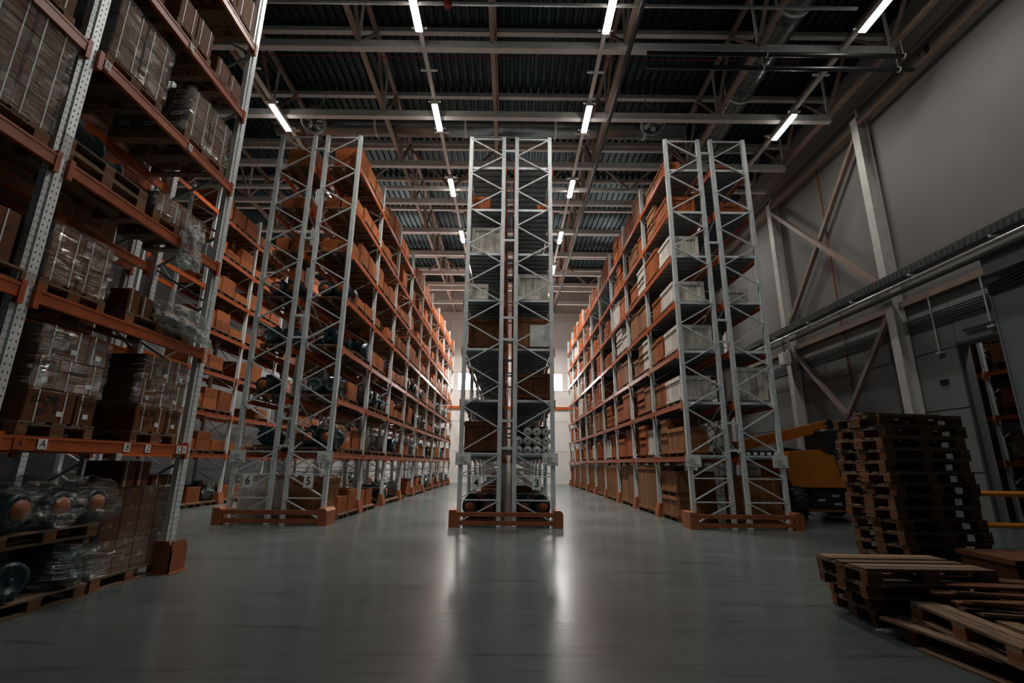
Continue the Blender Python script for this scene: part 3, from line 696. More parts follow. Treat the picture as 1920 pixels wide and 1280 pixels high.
def blob_mesh(seed, sx, sy, sz, amp=.18, sub=3, m='film_thick'):
    rr = random.Random(seed); b = bmesh.new(); bmesh.ops.create_icosphere(b, subdivisions=sub, radius=1)
    ph = [(rr.uniform(2, 6), rr.uniform(0, 6), Vector((rr.uniform(-1, 1), rr.uniform(-1, 1), rr.uniform(-1, 1))).normalized()) for _ in range(9)]
    for v in b.verts:
        d = sum(math.sin(f * 2.2 * v.co.dot(ax) + p) for f, p, ax in ph) / 9
        e = v.co.copy(); k = 1 + amp * d * 2 + rr.uniform(-.05, .05)
        e = Vector((math.copysign(abs(e.x) ** .7, e.x), math.copysign(abs(e.y) ** .7, e.y), math.copysign(abs(e.z) ** .7, e.z))) * k
        v.co = Vector((e.x * sx, e.y * sy, max(e.z, -.98) * sz + sz))
    me = bpy.data.meshes.new('plastic_wrap'); b.to_mesh(me); b.free(); me.materials.append(M[m])
    return me
WR = [blob_mesh(s, .5, .33, .36, m='film') for s in range(4)]
def wrap(x, y, z, label, rz=0, sc=(1, 1, 1), k=0, group='clear plastic wraps on the racks'):
    return tag(ob('plastic_wrap', WR[k % 4], None, (x, y, z), rz, scale=sc), label, 'plastic wrap', group)

WHERE = {2: 'right aisle rack', 5: 'rack five', 6: 'rack six', 7: 'far left rack', 4: 'rack four', 3: 'rack three', 1: 'wall side rack'}
def shelf(k): return 'floor level' if k == 0 else ORD[k] + ' shelf'
def lab(desc, row, k, b, i): return '%s, %s along, %s bay, %s, %s' % (desc, ORD[i + 1], ORD[b + 1], shelf(k), WHERE[row])
DESC = {'wood_o': 'orange brown wooden crate', 'wood_t': 'tan wooden crate', 'wood_g': 'weathered grey wooden crate', 'wood_b': 'dark brown wooden crate'}
# ---- front bay goods seen through the end frames: row, level, x0, x1 (m from the outer post), height, depth, kind
FRONT = {
 6: [(7, .12, 1.0, .62, 1.1, 'card'), (6, .12, 1.0, .36, 1.2, 'card'), (5, .12, .5, .42, 1.0, 'card'), (5, .56, 1.0, .38, 1.0, 'card'), (4, 0, 0, 0, 0, 'm2'), (3, 0, 0, 0, 0, 'm2g'), (2, 0, 0, 0, 0, 'm1'), (1, 0, 0, 0, 0, 'p1'), (0, .1, 1.0, 1.15, 1.1, 'wood_g')],
 5: [(7, .08, .92, .72, 1.0, 'card'), (6, .1, .55, .4, .9, 'card'), (6, .6, 1.0, .38, .9, 'card'), (5, .1, .5, .36, .9, 'card'), (5, .55, 1.0, .4, .9, 'card'), (4, 0, 0, 0, 0, 'm2'), (3, 0, 0, 0, 0, 'p1'), (2, 0, 0, 0, 0, 'm2g'), (1, 0, 0, 0, 0, 'm2'), (0, .1, 1.02, 1.1, 1.0, 'wood_t')],
 4: [(6, .1, .62, .55, .7, 'wood_o'), (5, .1, 1.0, .93, 1.1, 'wood_g'), (4, .08, .62, .55, .6, 'wood_g'), (3, .1, 1.02, .9, 1.1, 'wood_b'), (1, .08, 1.05, .85, 1.2, 'wood_b'), (0, 0, 0, 0, 0, 'm2')],
 3: [(6, .06, .4, .3, .5, 'wood_o'), (4, .08, .95, .86, 1.0, 'wood_g'), (3, .08, 1.02, .95, 1.0, 'wood_t'), (2, .06, 1.0, .76, 1.1, 'wood_b'), (1, 0, 0, 0, 0, 'drums'), (0, 0, 0, 0, 0, 'm2')],
 2: [(7, .0, .5, .42, .9, 'wood_o'), (6, .0, .85, .62, 1.1, 'wood_o'), (5, .0, .85, .72, 1.0, 'wood_g'), (4, .0, .9, .7, 1.1, 'wood_g'), (3, .02, 1.0, .8, 1.1, 'wood_g'), (2, .0, .85, .75, 1.2, 'wood_g'), (1, .0, .62, .78, 1.3, 'wood_t'), (1, 0, 0, 0, 0, 'p1')],
 1: [(7, .3, .95, .32, .8, 'wood_o'), (6, .12, .8, .42, .7, 'wood_o'), (4, .3, 1.06, .48, .9, 'wood_g'), (2, .06, 1.0, 1.0, 1.1, 'wood_g'), (1, 0, 0, 0, 0, 'cells'), (0, .04, 1.04, 1.25, 1.1, 'wood_t')],
}
XO = {6: (x6o, 1), 5: (x5o, -1), 4: (x4o, 1), 3: (x3o, -1), 2: (x2o, 1), 1: (x1o, -1), 7: (-10.5, -1)}
def drum(x, y, z, label):
    t = tag(ob('drum', MB().lathe([(0, .001), (0, .115), (.24, .115), (.25, .12), (.26, .115), (.26, .001)], 18, 'y', (0, 0, .12)).mesh('drum', 'tin'), None, (x, y, z)), label, 'drum', 'white drums on rack three')
    ob('cap', MB().lathe([(-.02, .001), (-.02, .025), (.0, .025)], 10, 'y', (0, 0, .12)).mesh('cap', 'black'), t)
for row, items in FRONT.items():
    xo, sg = XO[row]; cnt = {}
    for it in items:
        k, a, b, h, d, kind = it; z = LV[k] + .002
        i = cnt.get(k, 0); cnt[k] = i + 1
        if kind in DESC:
            xa, xb = xo + sg * (a + .03), xo + sg * (b + .03)
            crate((xa + xb) / 2, Y0 + .22 + d / 2, z, abs(xb - xa), d, h, kind, lab(DESC[kind], row, k, 0, i), True, None, -1 if row in (6, 4, 2) else 1)
        elif kind == 'card':
            xa, xb = xo + sg * a, xo + sg * b
            if i == 0: far_pallet(xo + sg * .56, Y0 + .22 + .6, z, 'thin wooden pallet under boxes, ' + lab('front', row, k, 0, 0)[7:], PI / 2, (1, 1.15, 1))
            n = 2 if h > .5 else 1
            for q in range(n):
                carton((xa + xb) / 2, Y0 + .3 + d / 2, z + .145 + q * h / n, abs(xb - xa) - .01, d, h / n - .003, 'card', lab('orange cardboard box' + ('' if n == 1 else (' below' if q == 0 else ' on top')), row, k, 0, i))
        elif kind in ('m2', 'm2g', 'm1'):
            far_pallet(xo + sg * .56, Y0 + .85, z, 'wooden pallet under machines, ' + lab('front', row, k, 0, 0)[7:], PI / 2, (1, 1.1, 1))
            for q in range(1 if kind == 'm1' else 2):
                motor(xo + sg * (.3 + .48 * q), Y0 + .75, z + .145, lab('%s motor with %s end' % ('grey green' if kind == 'm2g' else 'dark teal', 'plain' if kind == 'm2g' else 'orange'), row, k, 0, q), PI / 2, 1.05, 'motor_g' if kind == 'm2g' else 'motor', kind != 'm2g')
            wrap(xo + sg * .55, Y0 + 1.6, z + .145, lab('crumpled clear plastic over goods', row, k, 0, 0), PI / 2, (.8, 1.1, .8), row + k)
        elif kind == 'p1':
            far_pallet(xo + sg * .56, Y0 + .85, z, 'wooden pallet under the pump, ' + lab('front', row, k, 0, 0)[7:], PI / 2, (1, 1.1, 1))
            pump(xo + sg * .5, Y0 + .62, z + .145, lab('dark teal flanged pump', row, k, 0, i), PI / 2, .85)
        elif kind == 'drums':
            for rr_ in range(3):
                for cc in range(4):
                    if rr_ == 2 and cc == 3: continue
                    drum(xo + sg * (.2 + cc * .245), Y0 + .3, z + rr_ * .245, 'white drum lying on rack three, row %s, column %s' % (('bottom', 'middle', 'top')[rr_], ORD[cc + 1]))
            crate(xo + sg * .55, Y0 + 1.5, z, .95, .9, .8, 'wood_b', lab('dark crate behind the white drums', row, k, 0, 0), False)
        elif kind == 'cells':
            for rr_ in range(2):
                for cc in range(5):
                    t = tag(ob('battery_cell', MB().cbox(-.085, .085, -.3, .3, 0, .17, .01).mesh('battery_cell', 'black'), None, (xo + sg * (.15 + cc * .18), Y0 + .35 + .62 * rr_, z)), 'small black battery on the wall side rack, %s along, %s row' % (ORD[cc + 1], ('front', 'rear')[rr_]), 'battery', 'black batteries')
                    ob('terminal', MB().box(-.05, .05, -.31, -.3, .05, .12).mesh('terminal', 'white'), t)
# white sheet on the rack three crate
tag(ob('plastic_sheet', MB().box(-.26, .26, -.01, .01, 0, .62).mesh('plastic_sheet', 'sheet'), None, (x3o - .38, Y0 + .18, LV[3] + .12)), 'white plastic sheet fixed on the crate front on third shelf of rack three', 'sheet')

def fill_crates(row, b, k, xo, sg):
    """crates along the aisle side of one bay"""
    y = Y0 + b * BAY + .1; end = Y0 + (b + 1) * BAY - .08; i = 0
    if row == 2 and b == 0 and k >= 1:
        y += 1.45 if k == 1 else 1.3
        i = 1
    style = R.random()
    if k == 0: style = .95 if b else .5
    while y < end - .4:
        if style < .42: wy = R.choice([.6, .7]); h = R.choice([.6, .7, .8])
        elif style < .72: wy = R.choice([.8, .9]); h = R.choice([.5, .6, .7, .9, 1.0])
        elif style < .9: wy = R.choice([1.2, 1.3]); h = R.choice([.8, .9, 1.1])
        else: wy = R.choice([1.0, 1.2]); h = 1.5 if k == 0 else R.choice([1.0, 1.1])
        if y + wy > end: break
        m = R.choices(['wood_o', 'wood_t', 'wood_g'], [.62, .25, .13] if k > 2 else [.5, .4, .1])[0]
        if k == 0: m = R.choice(['wood_t', 'wood_t', 'wood_o'])
        wx = R.choice([.9, 1.0]); x_ = xo + sg * (wx / 2 + R.uniform(.0, .08))
        near = b < 3
        crate(x_, y + wy / 2, LV[k] + .002, wx, wy, h, m, lab(DESC[m], row, k, b, i), near, None, -sg)
        if h <= .6 and R.random() < .5 and k:
            i += 1; crate(x_, y + wy / 2, LV[k] + h + .003, wx, wy, .5, m, lab(DESC[m] + ' stacked on another', row, k, b, i), near, None, -sg)
        y += wy + R.uniform(.03, .12); i += 1
        if R.random() < .1: y += .6
for b in range(NB):
    for k in range(0, 8):
        if b == 0 and k == 0: continue
        if R.random() < .05 and b > 1: continue
        fill_crates(2, b, k, x2o, 1)
for q in range(2):
    crate(x2o + .62, Y0 + 1.9, .002 + q * .68, 1.1, 1.3, .67, 'wood_t', 'tan crate on the floor of the right aisle rack, %s of two by front' % ('lower' if q == 0 else 'upper'), True, None, -1)
# middle pair: grazing view of the aisle sides
for row in (4, 3):
    xo, sg = XO[row]
    for b in range(1, NB):
        for k in range(0, 8):
            if R.random() < .72: continue
            m = R.choice(['wood_o', 'wood_t', 'wood_b']); wy = R.choice([1.0, 1.2]); h = R.choice([.6, .8, 1.0])
            crate(xo + sg * .56, Y0 + b * BAY + .9, LV[k] + .002, .9, wy, h, m, lab(DESC[m], row, k, b, 0), False)
# rows 5 and 7: cartons on pallets, machines below
def fill_cartons(row, b, k, xo, sg):
    machines = (k in (1, 0) and R.random() < .85) or (k in (2, 3) and R.random() < .45) or (k == 4 and R.random() < .15)
    if row == 7: machines = k == 0
    i = 0; q0 = 1 if (row == 5 and b == 0) else 0
    for s in range(3):
        y = Y0 + b * BAY + .5 + s * .89
        if b == 0 and s == 0 and row == 5: continue
        if R.random() < .07: continue
        far_pallet(xo + sg * .6, y, LV[k] + .002, 'wooden pallet, ' + lab('x', row, k, b, s + q0)[3:], 0)
        z = LV[k] + .148
        if machines:
            f = R.random()
            if f < .45:
                motor(xo + sg * .5, y, z, lab('dark teal electric motor', row, k, b, s + q0), R.choice([0, PI]) + R.uniform(-.2, .2), 1.2, R.choice(['motor', 'motor_g']), R.random() < .4)
            elif f < .75: pump(xo + sg * .55, y, z, lab('dark teal pump', row, k, b, s + q0), PI * (sg < 0) + R.uniform(-.3, .3), .85)
            else: carton(xo + sg * .5, y, z, .8, .7, .5, 'card', lab('orange cardboard box among machines', row, k, b, s + q0))
            if R.random() < .5: wrap(xo + sg * .5, y, z - .002, lab('clear plastic wrap over a machine', row, k, b, s + q0), R.uniform(0, 3), (.95, 1.2, 1.0), R.randrange(4))
        else:
            h = R.choice([.28, .35, .45, .6, .7]) if k < 7 else R.choice([.4, .6, .8])
            dd = R.choice([.75, .8]); wx = 1.0
            if R.random() < .4 and h > .4:
                for q in range(2): carton(xo + sg * .55, y, z + q * (h / 2 + .002), wx, dd, h / 2, 'card', lab('orange cardboard box %s another' % ('under' if q == 0 else 'on'), row, k, b, s + q0))
            elif R.random() < .5:
                for q in range(2): carton(xo + sg * .55, y + (q - .5) * dd / 2, z, wx, dd / 2 - .01, h - .02 * q, 'card', lab('narrow orange box %s of pair' % ('first' if q == 0 else 'second'), row, k, b, s + q0))
            else: carton(xo + sg * .55, y, z, wx, dd, h, 'card', lab('orange cardboard box', row, k, b, s + q0))
for b in range(NB):
    for k in range(8): fill_cartons(5, b, k, x5o, -1)
for b in range(1, NB):
    for k in range(8):
        if R.random() < .85: fill_cartons(7, b, k, -10.5, -1)
for b in range(1, 5):
    for k in range(1, 8):
        if R.random() < .6: fill_cartons(6, b, k, x6o, 1)

# ------------------------------------------------------------------ the near left rack
NX, NXI = -4.73, -5.83
NY = [1.64, 4.45, 7.26]
NLV = [0.0] + [1.72 + 1.42 * k for k in range(7)]
NB_L = NY[1] - NY[0]
nbeam = MB().box(-.025, .025, -1.35, 1.35, -.14, 0).box(-.032, .032, -1.35, 1.35, -.03, -.008).box(-.04, .035, -1.355, -1.3, -.2, .03).box(-.04, .035, 1.3, 1.355, -.2, .03).mesh('beam', 'orange')
def near_rack(label, xa, xb, ys, signs):
    t = thing('pallet_rack', label, 'rack', (0, 0, 0), group='pallet racks')
    for y in ys:
        for x_ in (xa, xb):
            ob('upright', UP, t, (x_ - .055 if x_ == xa else x_ + .055, y, 0))
            ob('inner_post', UP, t, (x_ - .055 if x_ == xa else x_ + .055, y - .08, 0), scale=(.7, .6, 1)) if x_ == xa else None
        z = .3; s = 0
        while z < 10.6:
            a, b = (xa - .055, xb + .055) if s % 2 == 0 else (xb + .055, xa - .055)
            ob('diagonal_brace', MB().bar((a, y, z), (b, y, z + .6), .03, .04, 0, (0, 1, 0)).mesh('diagonal_brace', 'galv_dark'), t); z += .6; s += 1
    for a, b in zip(ys, ys[1:]):
        for k in range(1, 8):
            ob('beam', nbeam, t, (xa + .005, (a + b) / 2, NLV[k])); ob('beam', nbeam, t, (xb - .005, (a + b) / 2, NLV[k]), PI)
        for k in (2, 4):
            ob('back_brace', MB().bar((xb, a, NLV[k]), (xb, b, NLV[k + 1]), .01, .05, 0, (1, 0, 0)).mesh('back_brace', 'galv_dark'), t); ob('back_brace', MB().bar((xb, b, NLV[k]), (xb, a, NLV[k + 1]), .01, .05, 0, (1, 0, 0)).mesh('back_brace', 'galv_dark'), t)
    if signs:
        for txt, y, shr in (('A', 4.95, .2), ('B', 6.05, .3), ('2', 6.4, .2), ('C', 7.0, .2)):
            s = ob('bay_label', MB().box(0, .003, -.045 if txt == '2' else -.05, .045 if txt == '2' else .05, -.05, .05).mesh('bay_label', 'white'), t, (NX + .038, y, NLV[1] - .072))
            ob('letter', text_mesh(txt, .1, 'ink', shear=shr * .6), s, (.004, 0, 0), rot=(PI / 2, 0, PI / 2))
        s = ob('bay_label', MB().box(0, .003, -.06, .06, -.06, .06).mesh('bay_label', 'orange'), t, (NX + .038, 4.72, NLV[1] - .07)); ob('letter', text_mesh('4', .1, 'ink'), s, (.004, 0, 0), rot=(PI / 2, 0, PI / 2))
        for y, k in ((4.62, 4), (6.1, 4), (5.75, 5), (7.12, 1)):
            s = ob('capacity_tag', MB().box(0, .003, -.04, .04, -.05, .05).mesh('capacity_tag', 'white'), t, (NX + .038, y, NLV[k] - .07)); ob('printed_lines', MB().box(.003, .004, -.025, .025, -.02, -.012).box(.003, .004, -.025, .025, .0, .008).box(.003, .004, -.02, .01, .018, .03).mesh('printed_lines', 'ink'), s)
    return t
near_rack('near pallet rack at left with slotted posts and lettered beam', NX, NXI, NY, True)
near_rack('back row of the near left rack, dark behind the wrapped loads', -6.1, -7.2, NY, False)
g = thing('post_protector', 'rust orange corner protector at the foot of the near left rack', 'guard', (NX - .06, NY[2], 0))
ob('shield', MB().prism([(-.14, 0), (.16, 0), (.16, .3), (.1, .42), (-.14, .42)], -.13, -.11, 'y').mesh('shield', 'guard'), g); ob('side_shield', MB().prism([(-.13, 0), (.2, 0), (.2, .34), (.12, .42), (-.13, .42)], .14, .16, 'x').mesh('side_shield', 'guard'), g)
ob('base_plate', MB().box(-.16, .2, -.15, .22, 0, .012).mesh('base_plate', 'guard'), g)

oval = MB()
n = 14
for rr_, zz in ((.05, 0),):
    pts = [(.05 * math.copysign(min(1, abs(math.cos(a)) * 1.0), math.cos(a)) + (.03 if math.cos(a) > 0 else -.03), .032 * math.sin(a)) for a in [2 * PI * i / n for i in range(n)]]
    pin = [(px * .72, pz * .5) for px, pz in pts]
    vs = [(px, -.004, pz) for px, pz in pts] + [(px, -.004, pz) for px, pz in pin]
    oval.add(vs, [(i, (i + 1) % n, n + (i + 1) % n, n + i) for i in range(n)])
OVAL = oval.mesh('handle_ring', 'strap')
def logo_box(x, y, z, wx, wy, h, label, logo=True, m='card_dull', end='carton_dark', oval_end=False, group=None, rz=0.0, front=True, seams=True):
    """carton on the near rack: body, straps, printed marks; long side along y, aisle face at +x"""
    t = thing('cardboard_box', label, 'box', (x, y, z), rz, group); a, b = wx / 2, wy / 2
    bm_ = MB().cbox(-a, a, -b, b, 0, h, .01)
    ob('body', bm_.mesh('body', m), t)
    if oval_end:
        ob('end_panel', MB().box(-a + .006, a - .006, -b - .004, -b, .006, h - .006).mesh('end_panel', end), t)
        ob('handle_ring', OVAL, t, (0, -b - .002, h * .62))
    if seams: ob('tape', MB().box(-a + .02, a + .001, -.03, .03, h - .001, h + .001).mesh('tape', 'tape'), t)
    for yy in (-b * .55, b * .55):
        if wy < .35 and yy > 0: continue
        ob('strap', MB().box(a - .001, a + .004, yy - .007, yy + .007, 0, h).box(-a, a + .004, yy - .007, yy + .007, h, h + .003).mesh('strap', 'strap'), t)
    if logo:
        s = min(.115, wy * .3)
        ob('logo_print', text_mesh('ESQ\u00ae', s, 'ink_soft', shear=.2, bold=.0012), t, (a + .004, -b + wy * .36 if wy > .4 else 0, h * .7), rot=(PI / 2, 0, PI / 2))
        pr = MB()
        for q in range(3): pr.box(a, a + .002, -b + wy * .2, -b + wy * (.5 - .06 * q), h * .36 - q * .025, h * .36 - q * .025 + .01)
        if wy > .4: pr.box(a, a + .002, b - wy * .28, b - wy * .12, h * .62, h * .66); pr.box(a, a + .002, b - wy * .42, b - wy * .36, h * .3, h * .62)
        ob('printed_lines', pr.mesh('printed_lines', 'ink_soft'), t)
        ob('barcode_label', MB().box(a, a + .003, b - wy * (.36 if wy > .4 else .6), b - wy * (.36 if wy > .4 else .6) + .07, h * .2, h * .36).mesh('barcode_label', 'white'), t)
    return t
def sw(name_label, x0, x1, y0, y1, z0, z1, seed, amp=.012, taper=None):
    """stretch film shell around a stack: a gently rippled sleeve, open below"""
    rr = random.Random(seed); mb = MB(); nz = 10; per = []
    nx_, ny_ = 8, 12
    for i in range(nx_): per.append((x0 + (x1 - x0) * i / nx_, y0))
    for i in range(ny_): per.append((x1, y0 + (y1 - y0) * i / ny_))
    for i in range(nx_): per.append((x1 - (x1 - x0) * i / nx_, y1))
    for i in range(ny_): per.append((x0, y1 - (y1 - y0) * i / ny_))
    n = len(per); vs = []; cx, cy = (x0 + x1) / 2, (y0 + y1) / 2
    for kz in range(nz + 1):
        for (px, py) in per:
            zt = z1 if taper is None else z1 + (taper - z1) * (py - y0) / (y1 - y0)
            d = 1 + rr.uniform(-1, 1) * amp * 1.4 + (.012 if kz not in (0, nz) else 0)
            vs.append((cx + (px - cx) * d, cy + (py - cy) * d, z0 + (zt - z0) * kz / nz + rr.uniform(-.5, .5) * .02))
    fs = [(k * n + i, k * n + (i + 1) % n, (k + 1) * n + (i + 1) % n, (k + 1) * n + i) for k in range(nz) for i in range(n)]
    mb.add(vs, fs, 0, True)
    mb.add([vs[nz * n + i] for i in range(n)], [tuple(range(n))])
    return tag(ob('stretch_wrap', mb.mesh('stretch_wrap', 'film')), name_label, 'stretch wrap')
def stack(prefix, k, y0, y1, x1, z, nx, ny, nz, bh, depth, logo, oval_end=False, wrapped=None, m='card_dull', alt=False, pal=True, zpal=None):
    if pal:
        pallet((x1 - depth / 2), (y0 + y1) / 2, z, PI, 'worn wooden pallet under the %s' % prefix).scale = (depth / 1.2, (y1 - y0 + .03) / .8, 1)
        z += .146
    wx, wy = depth / nx, (y1 - y0) / ny
    c = 0
    for q in range(nz):
        if alt and q % 2 == 0: splits = [.68, .32]
        elif alt: splits = [.32, .68]
        else: splits = [1 / ny] * ny
        for i in range(nx):
            y = y0
            for j, s in enumerate(splits):
                ww = (y1 - y0) * s
                lay = ('bottom', 'second', 'third', 'fourth', 'fifth')[q]
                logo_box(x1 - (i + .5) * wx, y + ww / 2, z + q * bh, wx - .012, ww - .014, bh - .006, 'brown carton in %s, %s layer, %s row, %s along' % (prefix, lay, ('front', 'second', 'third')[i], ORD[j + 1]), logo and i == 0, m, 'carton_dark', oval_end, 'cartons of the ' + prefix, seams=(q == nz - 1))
                y += ww
    if wrapped: sw('clear stretch film around the %s' % prefix, x1 - depth - .01, x1 + .012, y0 - .015, y1 + .015, z + wrapped[0] * nz * bh, z + wrapped[1] * nz * bh + .02, int(y0 * 100) + k)
    return z + nz * bh
FX = NX + .02
# level 1: two stacks of printed cartons
stack('near stack above label A', 1, 4.7, 5.54, FX - .02, NLV[1] + .002, 2, 2, 3, .33, 1.1, True, wrapped=(.3, .95), alt=True)
stack('far stack above labels B and C', 1, 6.13, 6.97, FX - .02, NLV[1] + .002, 2, 2, 3, .33, 1.1, True, wrapped=(.3, .95), alt=True)
# level 2
stack('small wrapped stack, second shelf', 2, 4.58, 5.36, FX - .05, NLV[2] + .002, 2, 2, 2, .31, .9, False, True, wrapped=(0, 1.0))
logo_box(FX - .3, 3.95, NLV[2] + .15, .5, .6, .5, 'brown printed carton at the left edge behind the slotted post, second shelf', True)
pallet(FX - .42, 3.9, NLV[2] + .002, PI / 2, 'worn wooden pallet at the left edge, second shelf of near rack')
pallet(FX - .42, 6.25, NLV[2] + .002, PI / 2, 'worn wooden pallet under small cartons and plastic bundle, second shelf')
for i, (y, h) in enumerate(((5.78, .3), (6.0, .27), (6.22, .15))):
    logo_box(FX - .25, y, NLV[2] + .148, .4, .2, h, 'small brown carton beside the wrapped stack on second shelf, %s of three' % ORD[i + 1], False)
pump(FX - .45, 6.55, NLV[2] + .148, 'dark pump under the plastic bundle on second shelf of near rack', PI / 2, .62, None)
tag(ob('plastic_bundle', blob_mesh(21, .30, .52, .19, .3, 4), None, (FX - .12, 6.62, NLV[2] + .06), rot=(-.12, 0, 0)), 'crumpled clear plastic bundle draped over the second shelf beam', 'plastic bundle')
# level 3
pallet(FX - .42, 5.0, NLV[3] + .002, PI / 2, 'lower of two stacked pallets under the machine, third shelf'); pallet(FX - .42, 5.0, NLV[3] + .148, PI / 2, 'upper of two stacked pallets under the machine, third shelf')
motor(FX - .35, 4.78, NLV[3] + .294, 'blue motor with orange disc on stacked pallets, third shelf of near rack', PI / 2 + .2, .85, 'motor', True, None)
motor(FX - .5, 5.3, NLV[3] + .294, 'second motor behind the first on stacked pallets, third shelf', PI / 2 - .3, .7, 'motor_g', False, None)
stack('low row, third shelf', 3, 5.75, 6.75, FX - .02, NLV[3] + .002, 2, 2, 1, .3, .8, False, True, wrapped=(0, 1.0))
logo_box(FX - .2, 7.0, NLV[3] + .01, .3, .3, .22, 'dark small carton with white ring at far end of third shelf', False, 'carton_dark', 'carton_dark', True)
mb = blob_mesh(33, .09, .16, .34, .35, 4)
tag(ob('plastic_film', mb, None, (NX + .09, 6.42, NLV[3] - .42)), 'torn clear film hanging down over the third shelf beam', 'plastic film')
# big wrapped stack, nearer bay
stack('big stack, third shelf', 3, 3.05, 4.25, FX - .02, NLV[3] + .002, 2, 3, 4, .29, .95, False, True, wrapped=(0, 1.0))
# level 4
stack('left wrapped stack, fourth shelf', 4, 4.62, 5.5, FX - .02, NLV[4] + .002, 2, 2, 3, .28, 1.1, False, True, wrapped=(0, 1.0))
stack('right wrapped stack, fourth shelf', 4, 6.0, 6.95, FX - .02, NLV[4] + .002, 3, 2, 4, .185, 1.1, False, True, wrapped=(0, .98))
stack('left bay row, fourth shelf', 4, 3.2, 4.2, FX - .05, NLV[4] + .002, 3, 2, 3, .27, .9, False, True)
# level 5, 6
stack('middle pair, fifth shelf', 5, 5.45, 6.2, FX - .02, NLV[5] + .002, 2, 2, 1, .45, .8, False)
stack('far group, fifth shelf', 5, 6.4, 7.1, FX - .05, NLV[5] + .002, 2, 2, 1, .3, .8, False)
stack('near row, fifth shelf', 5, 4.6, 5.3, FX - .1, NLV[5] + .002, 3, 2, 1, .3, .8, False, True)
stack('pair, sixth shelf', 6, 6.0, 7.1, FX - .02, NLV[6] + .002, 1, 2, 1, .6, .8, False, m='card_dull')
# floor of the near rack
def m_near(x_, y, z, l, rz, sc): motor(x_, y, z, l, rz, sc, 'motor', True, None)
pallet(-5.2, 5.4, 0.001, PI / 2, 'lowest pallet of the machine pile at the left edge of the floor')
motor(-5.1, 5.15, .146, 'dark motor on the lowest pallet, left of two', PI - .3, .85, 'motor', False, None)
motor(-5.1, 5.72, .146, 'dark motor on the lowest pallet, right of two', PI + .2, .85, 'motor', False, None)
for i, (x_, y) in enumerate(((-5.55, 4.9), (-5.55, 5.9), (-4.86, 4.9), (-4.86, 5.9))):
    tag(ob('wooden_prop', MB().box(-.04, .04, -.04, .04, 0, .50).mesh('wooden_prop', 'pal'), None, (x_, y, .146)), 'short wooden prop between the two machine pallets, %s' % ('rear left', 'rear right', 'front left', 'front right')[i], 'prop', 'props between machine pallets')
pallet(-5.2, 5.4, .648, PI / 2, 'upper pallet of the machine pile at the left edge')
for i, y in enumerate((4.95, 5.4, 5.85)):
    m_near(-5.1, y, .794, 'wrapped dark motor with orange disc on the upper pallet, %s from left' % ORD[i + 1], PI, .85)
    wrap(-5.05, y, .79, 'clear plastic over a dark motor on the upper pallet, %s from left' % ORD[i + 1], .1, (.92, .85, .75), i, None)
wrap(-5.0, 5.7, .144, 'clear plastic over the dark motor on the lowest pallet', .1, (.92, .85, .66), 3, None)
def film_stack():
    pallet(-5.25, 6.72, 0.001, PI / 2, 'pallet under the tall film wrapped dark load on the floor')
    c = 0
    for q in range(5):
        for j in range(4):
            for i in range(2):
                c += 1
                t = thing('cardboard_box', 'dark carton in the film wrapped floor load, layer %s from bottom, column %s, %s' % (ORD[q + 1], ORD[j + 1], ('front', 'rear')[i]), 'box', (-5.08 - i * .42, 6.28 + j * .295, .147 + q * .2), group='cartons of the wrapped floor load')
                ob('body', box_mesh(.4, .28, .195, 'card_dull', False), t)
                if j == 0: ob('end_panel', MB().box(-.19, .19, -.146, -.141, .005, .19).mesh('end_panel', 'carton_dark'), t)
                if j == 0 and i == 0 and q % 2: ob('end_label', MB().box(.02, .13, -.15, -.146, .1, .15).mesh('end_label', 'white'), t)
    sw('clear stretch film around the tall dark floor load', -5.74, -4.86, 6.1, 7.34, .12, 1.17, 5)
film_stack()
for i, y in enumerate((6.45, 6.7)): logo_box(-5.15, y, 1.17, .5, .22, .32, 'brown carton standing on the wrapped floor load, %s of two' % ORD[i + 1], False)
logo_box(-5.15, 7.08, 1.17, .5, .4, .14, 'flat brown carton lying on the wrapped floor load', False)
# second row behind: big dark loads
for k in range(0, 6):
    for j, y in enumerate((2.6, 3.7, 5.1, 6.4)):
        if R.random() < .25: continue
        z = NLV[k] + .002
        far_pallet(-6.65, y, z, 'wooden pallet in the back row, %s, %s from the left' % (shelf(k), ORD[j + 1]), PI / 2, None, 'pallets in the back row')
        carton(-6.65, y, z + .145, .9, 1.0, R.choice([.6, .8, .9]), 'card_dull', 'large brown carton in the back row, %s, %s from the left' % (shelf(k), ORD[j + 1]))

# ------------------------------------------------------------------ pallets at right
N_ST = 15
for i in range(N_ST):
    j = R.uniform(-.025, .025); dx = .05 if i < 6 else 0
    pallet(5.39 + j + dx, 6.785 + R.uniform(-.025, .025), .001 + i * .1455, .12 + R.uniform(-.03, .03), 'worn wooden pallet in the tall stack, %s from the floor' % ORD[i + 1], 'pallets of the tall stack')
ob('loose_board', P_TOP[0], None, (5.2, 6.5, .001 + N_ST * .1455 + .002), .17)
tag(bpy.data.objects['loose_board'], 'loose board lying on top of the tall pallet stack', 'board')
for i, (x_, y_, a_) in enumerate(((4.25, 5.57, -.1), (4.21, 5.53, -.13), (4.03, 5.37, -.06), (3.97, 5.28, -.03))):
    pallet(x_, y_, .001 + i * .1455, a_, 'worn wooden pallet in the short front stack, %s from the floor' % ORD[i + 1], 'pallets of the short stack')
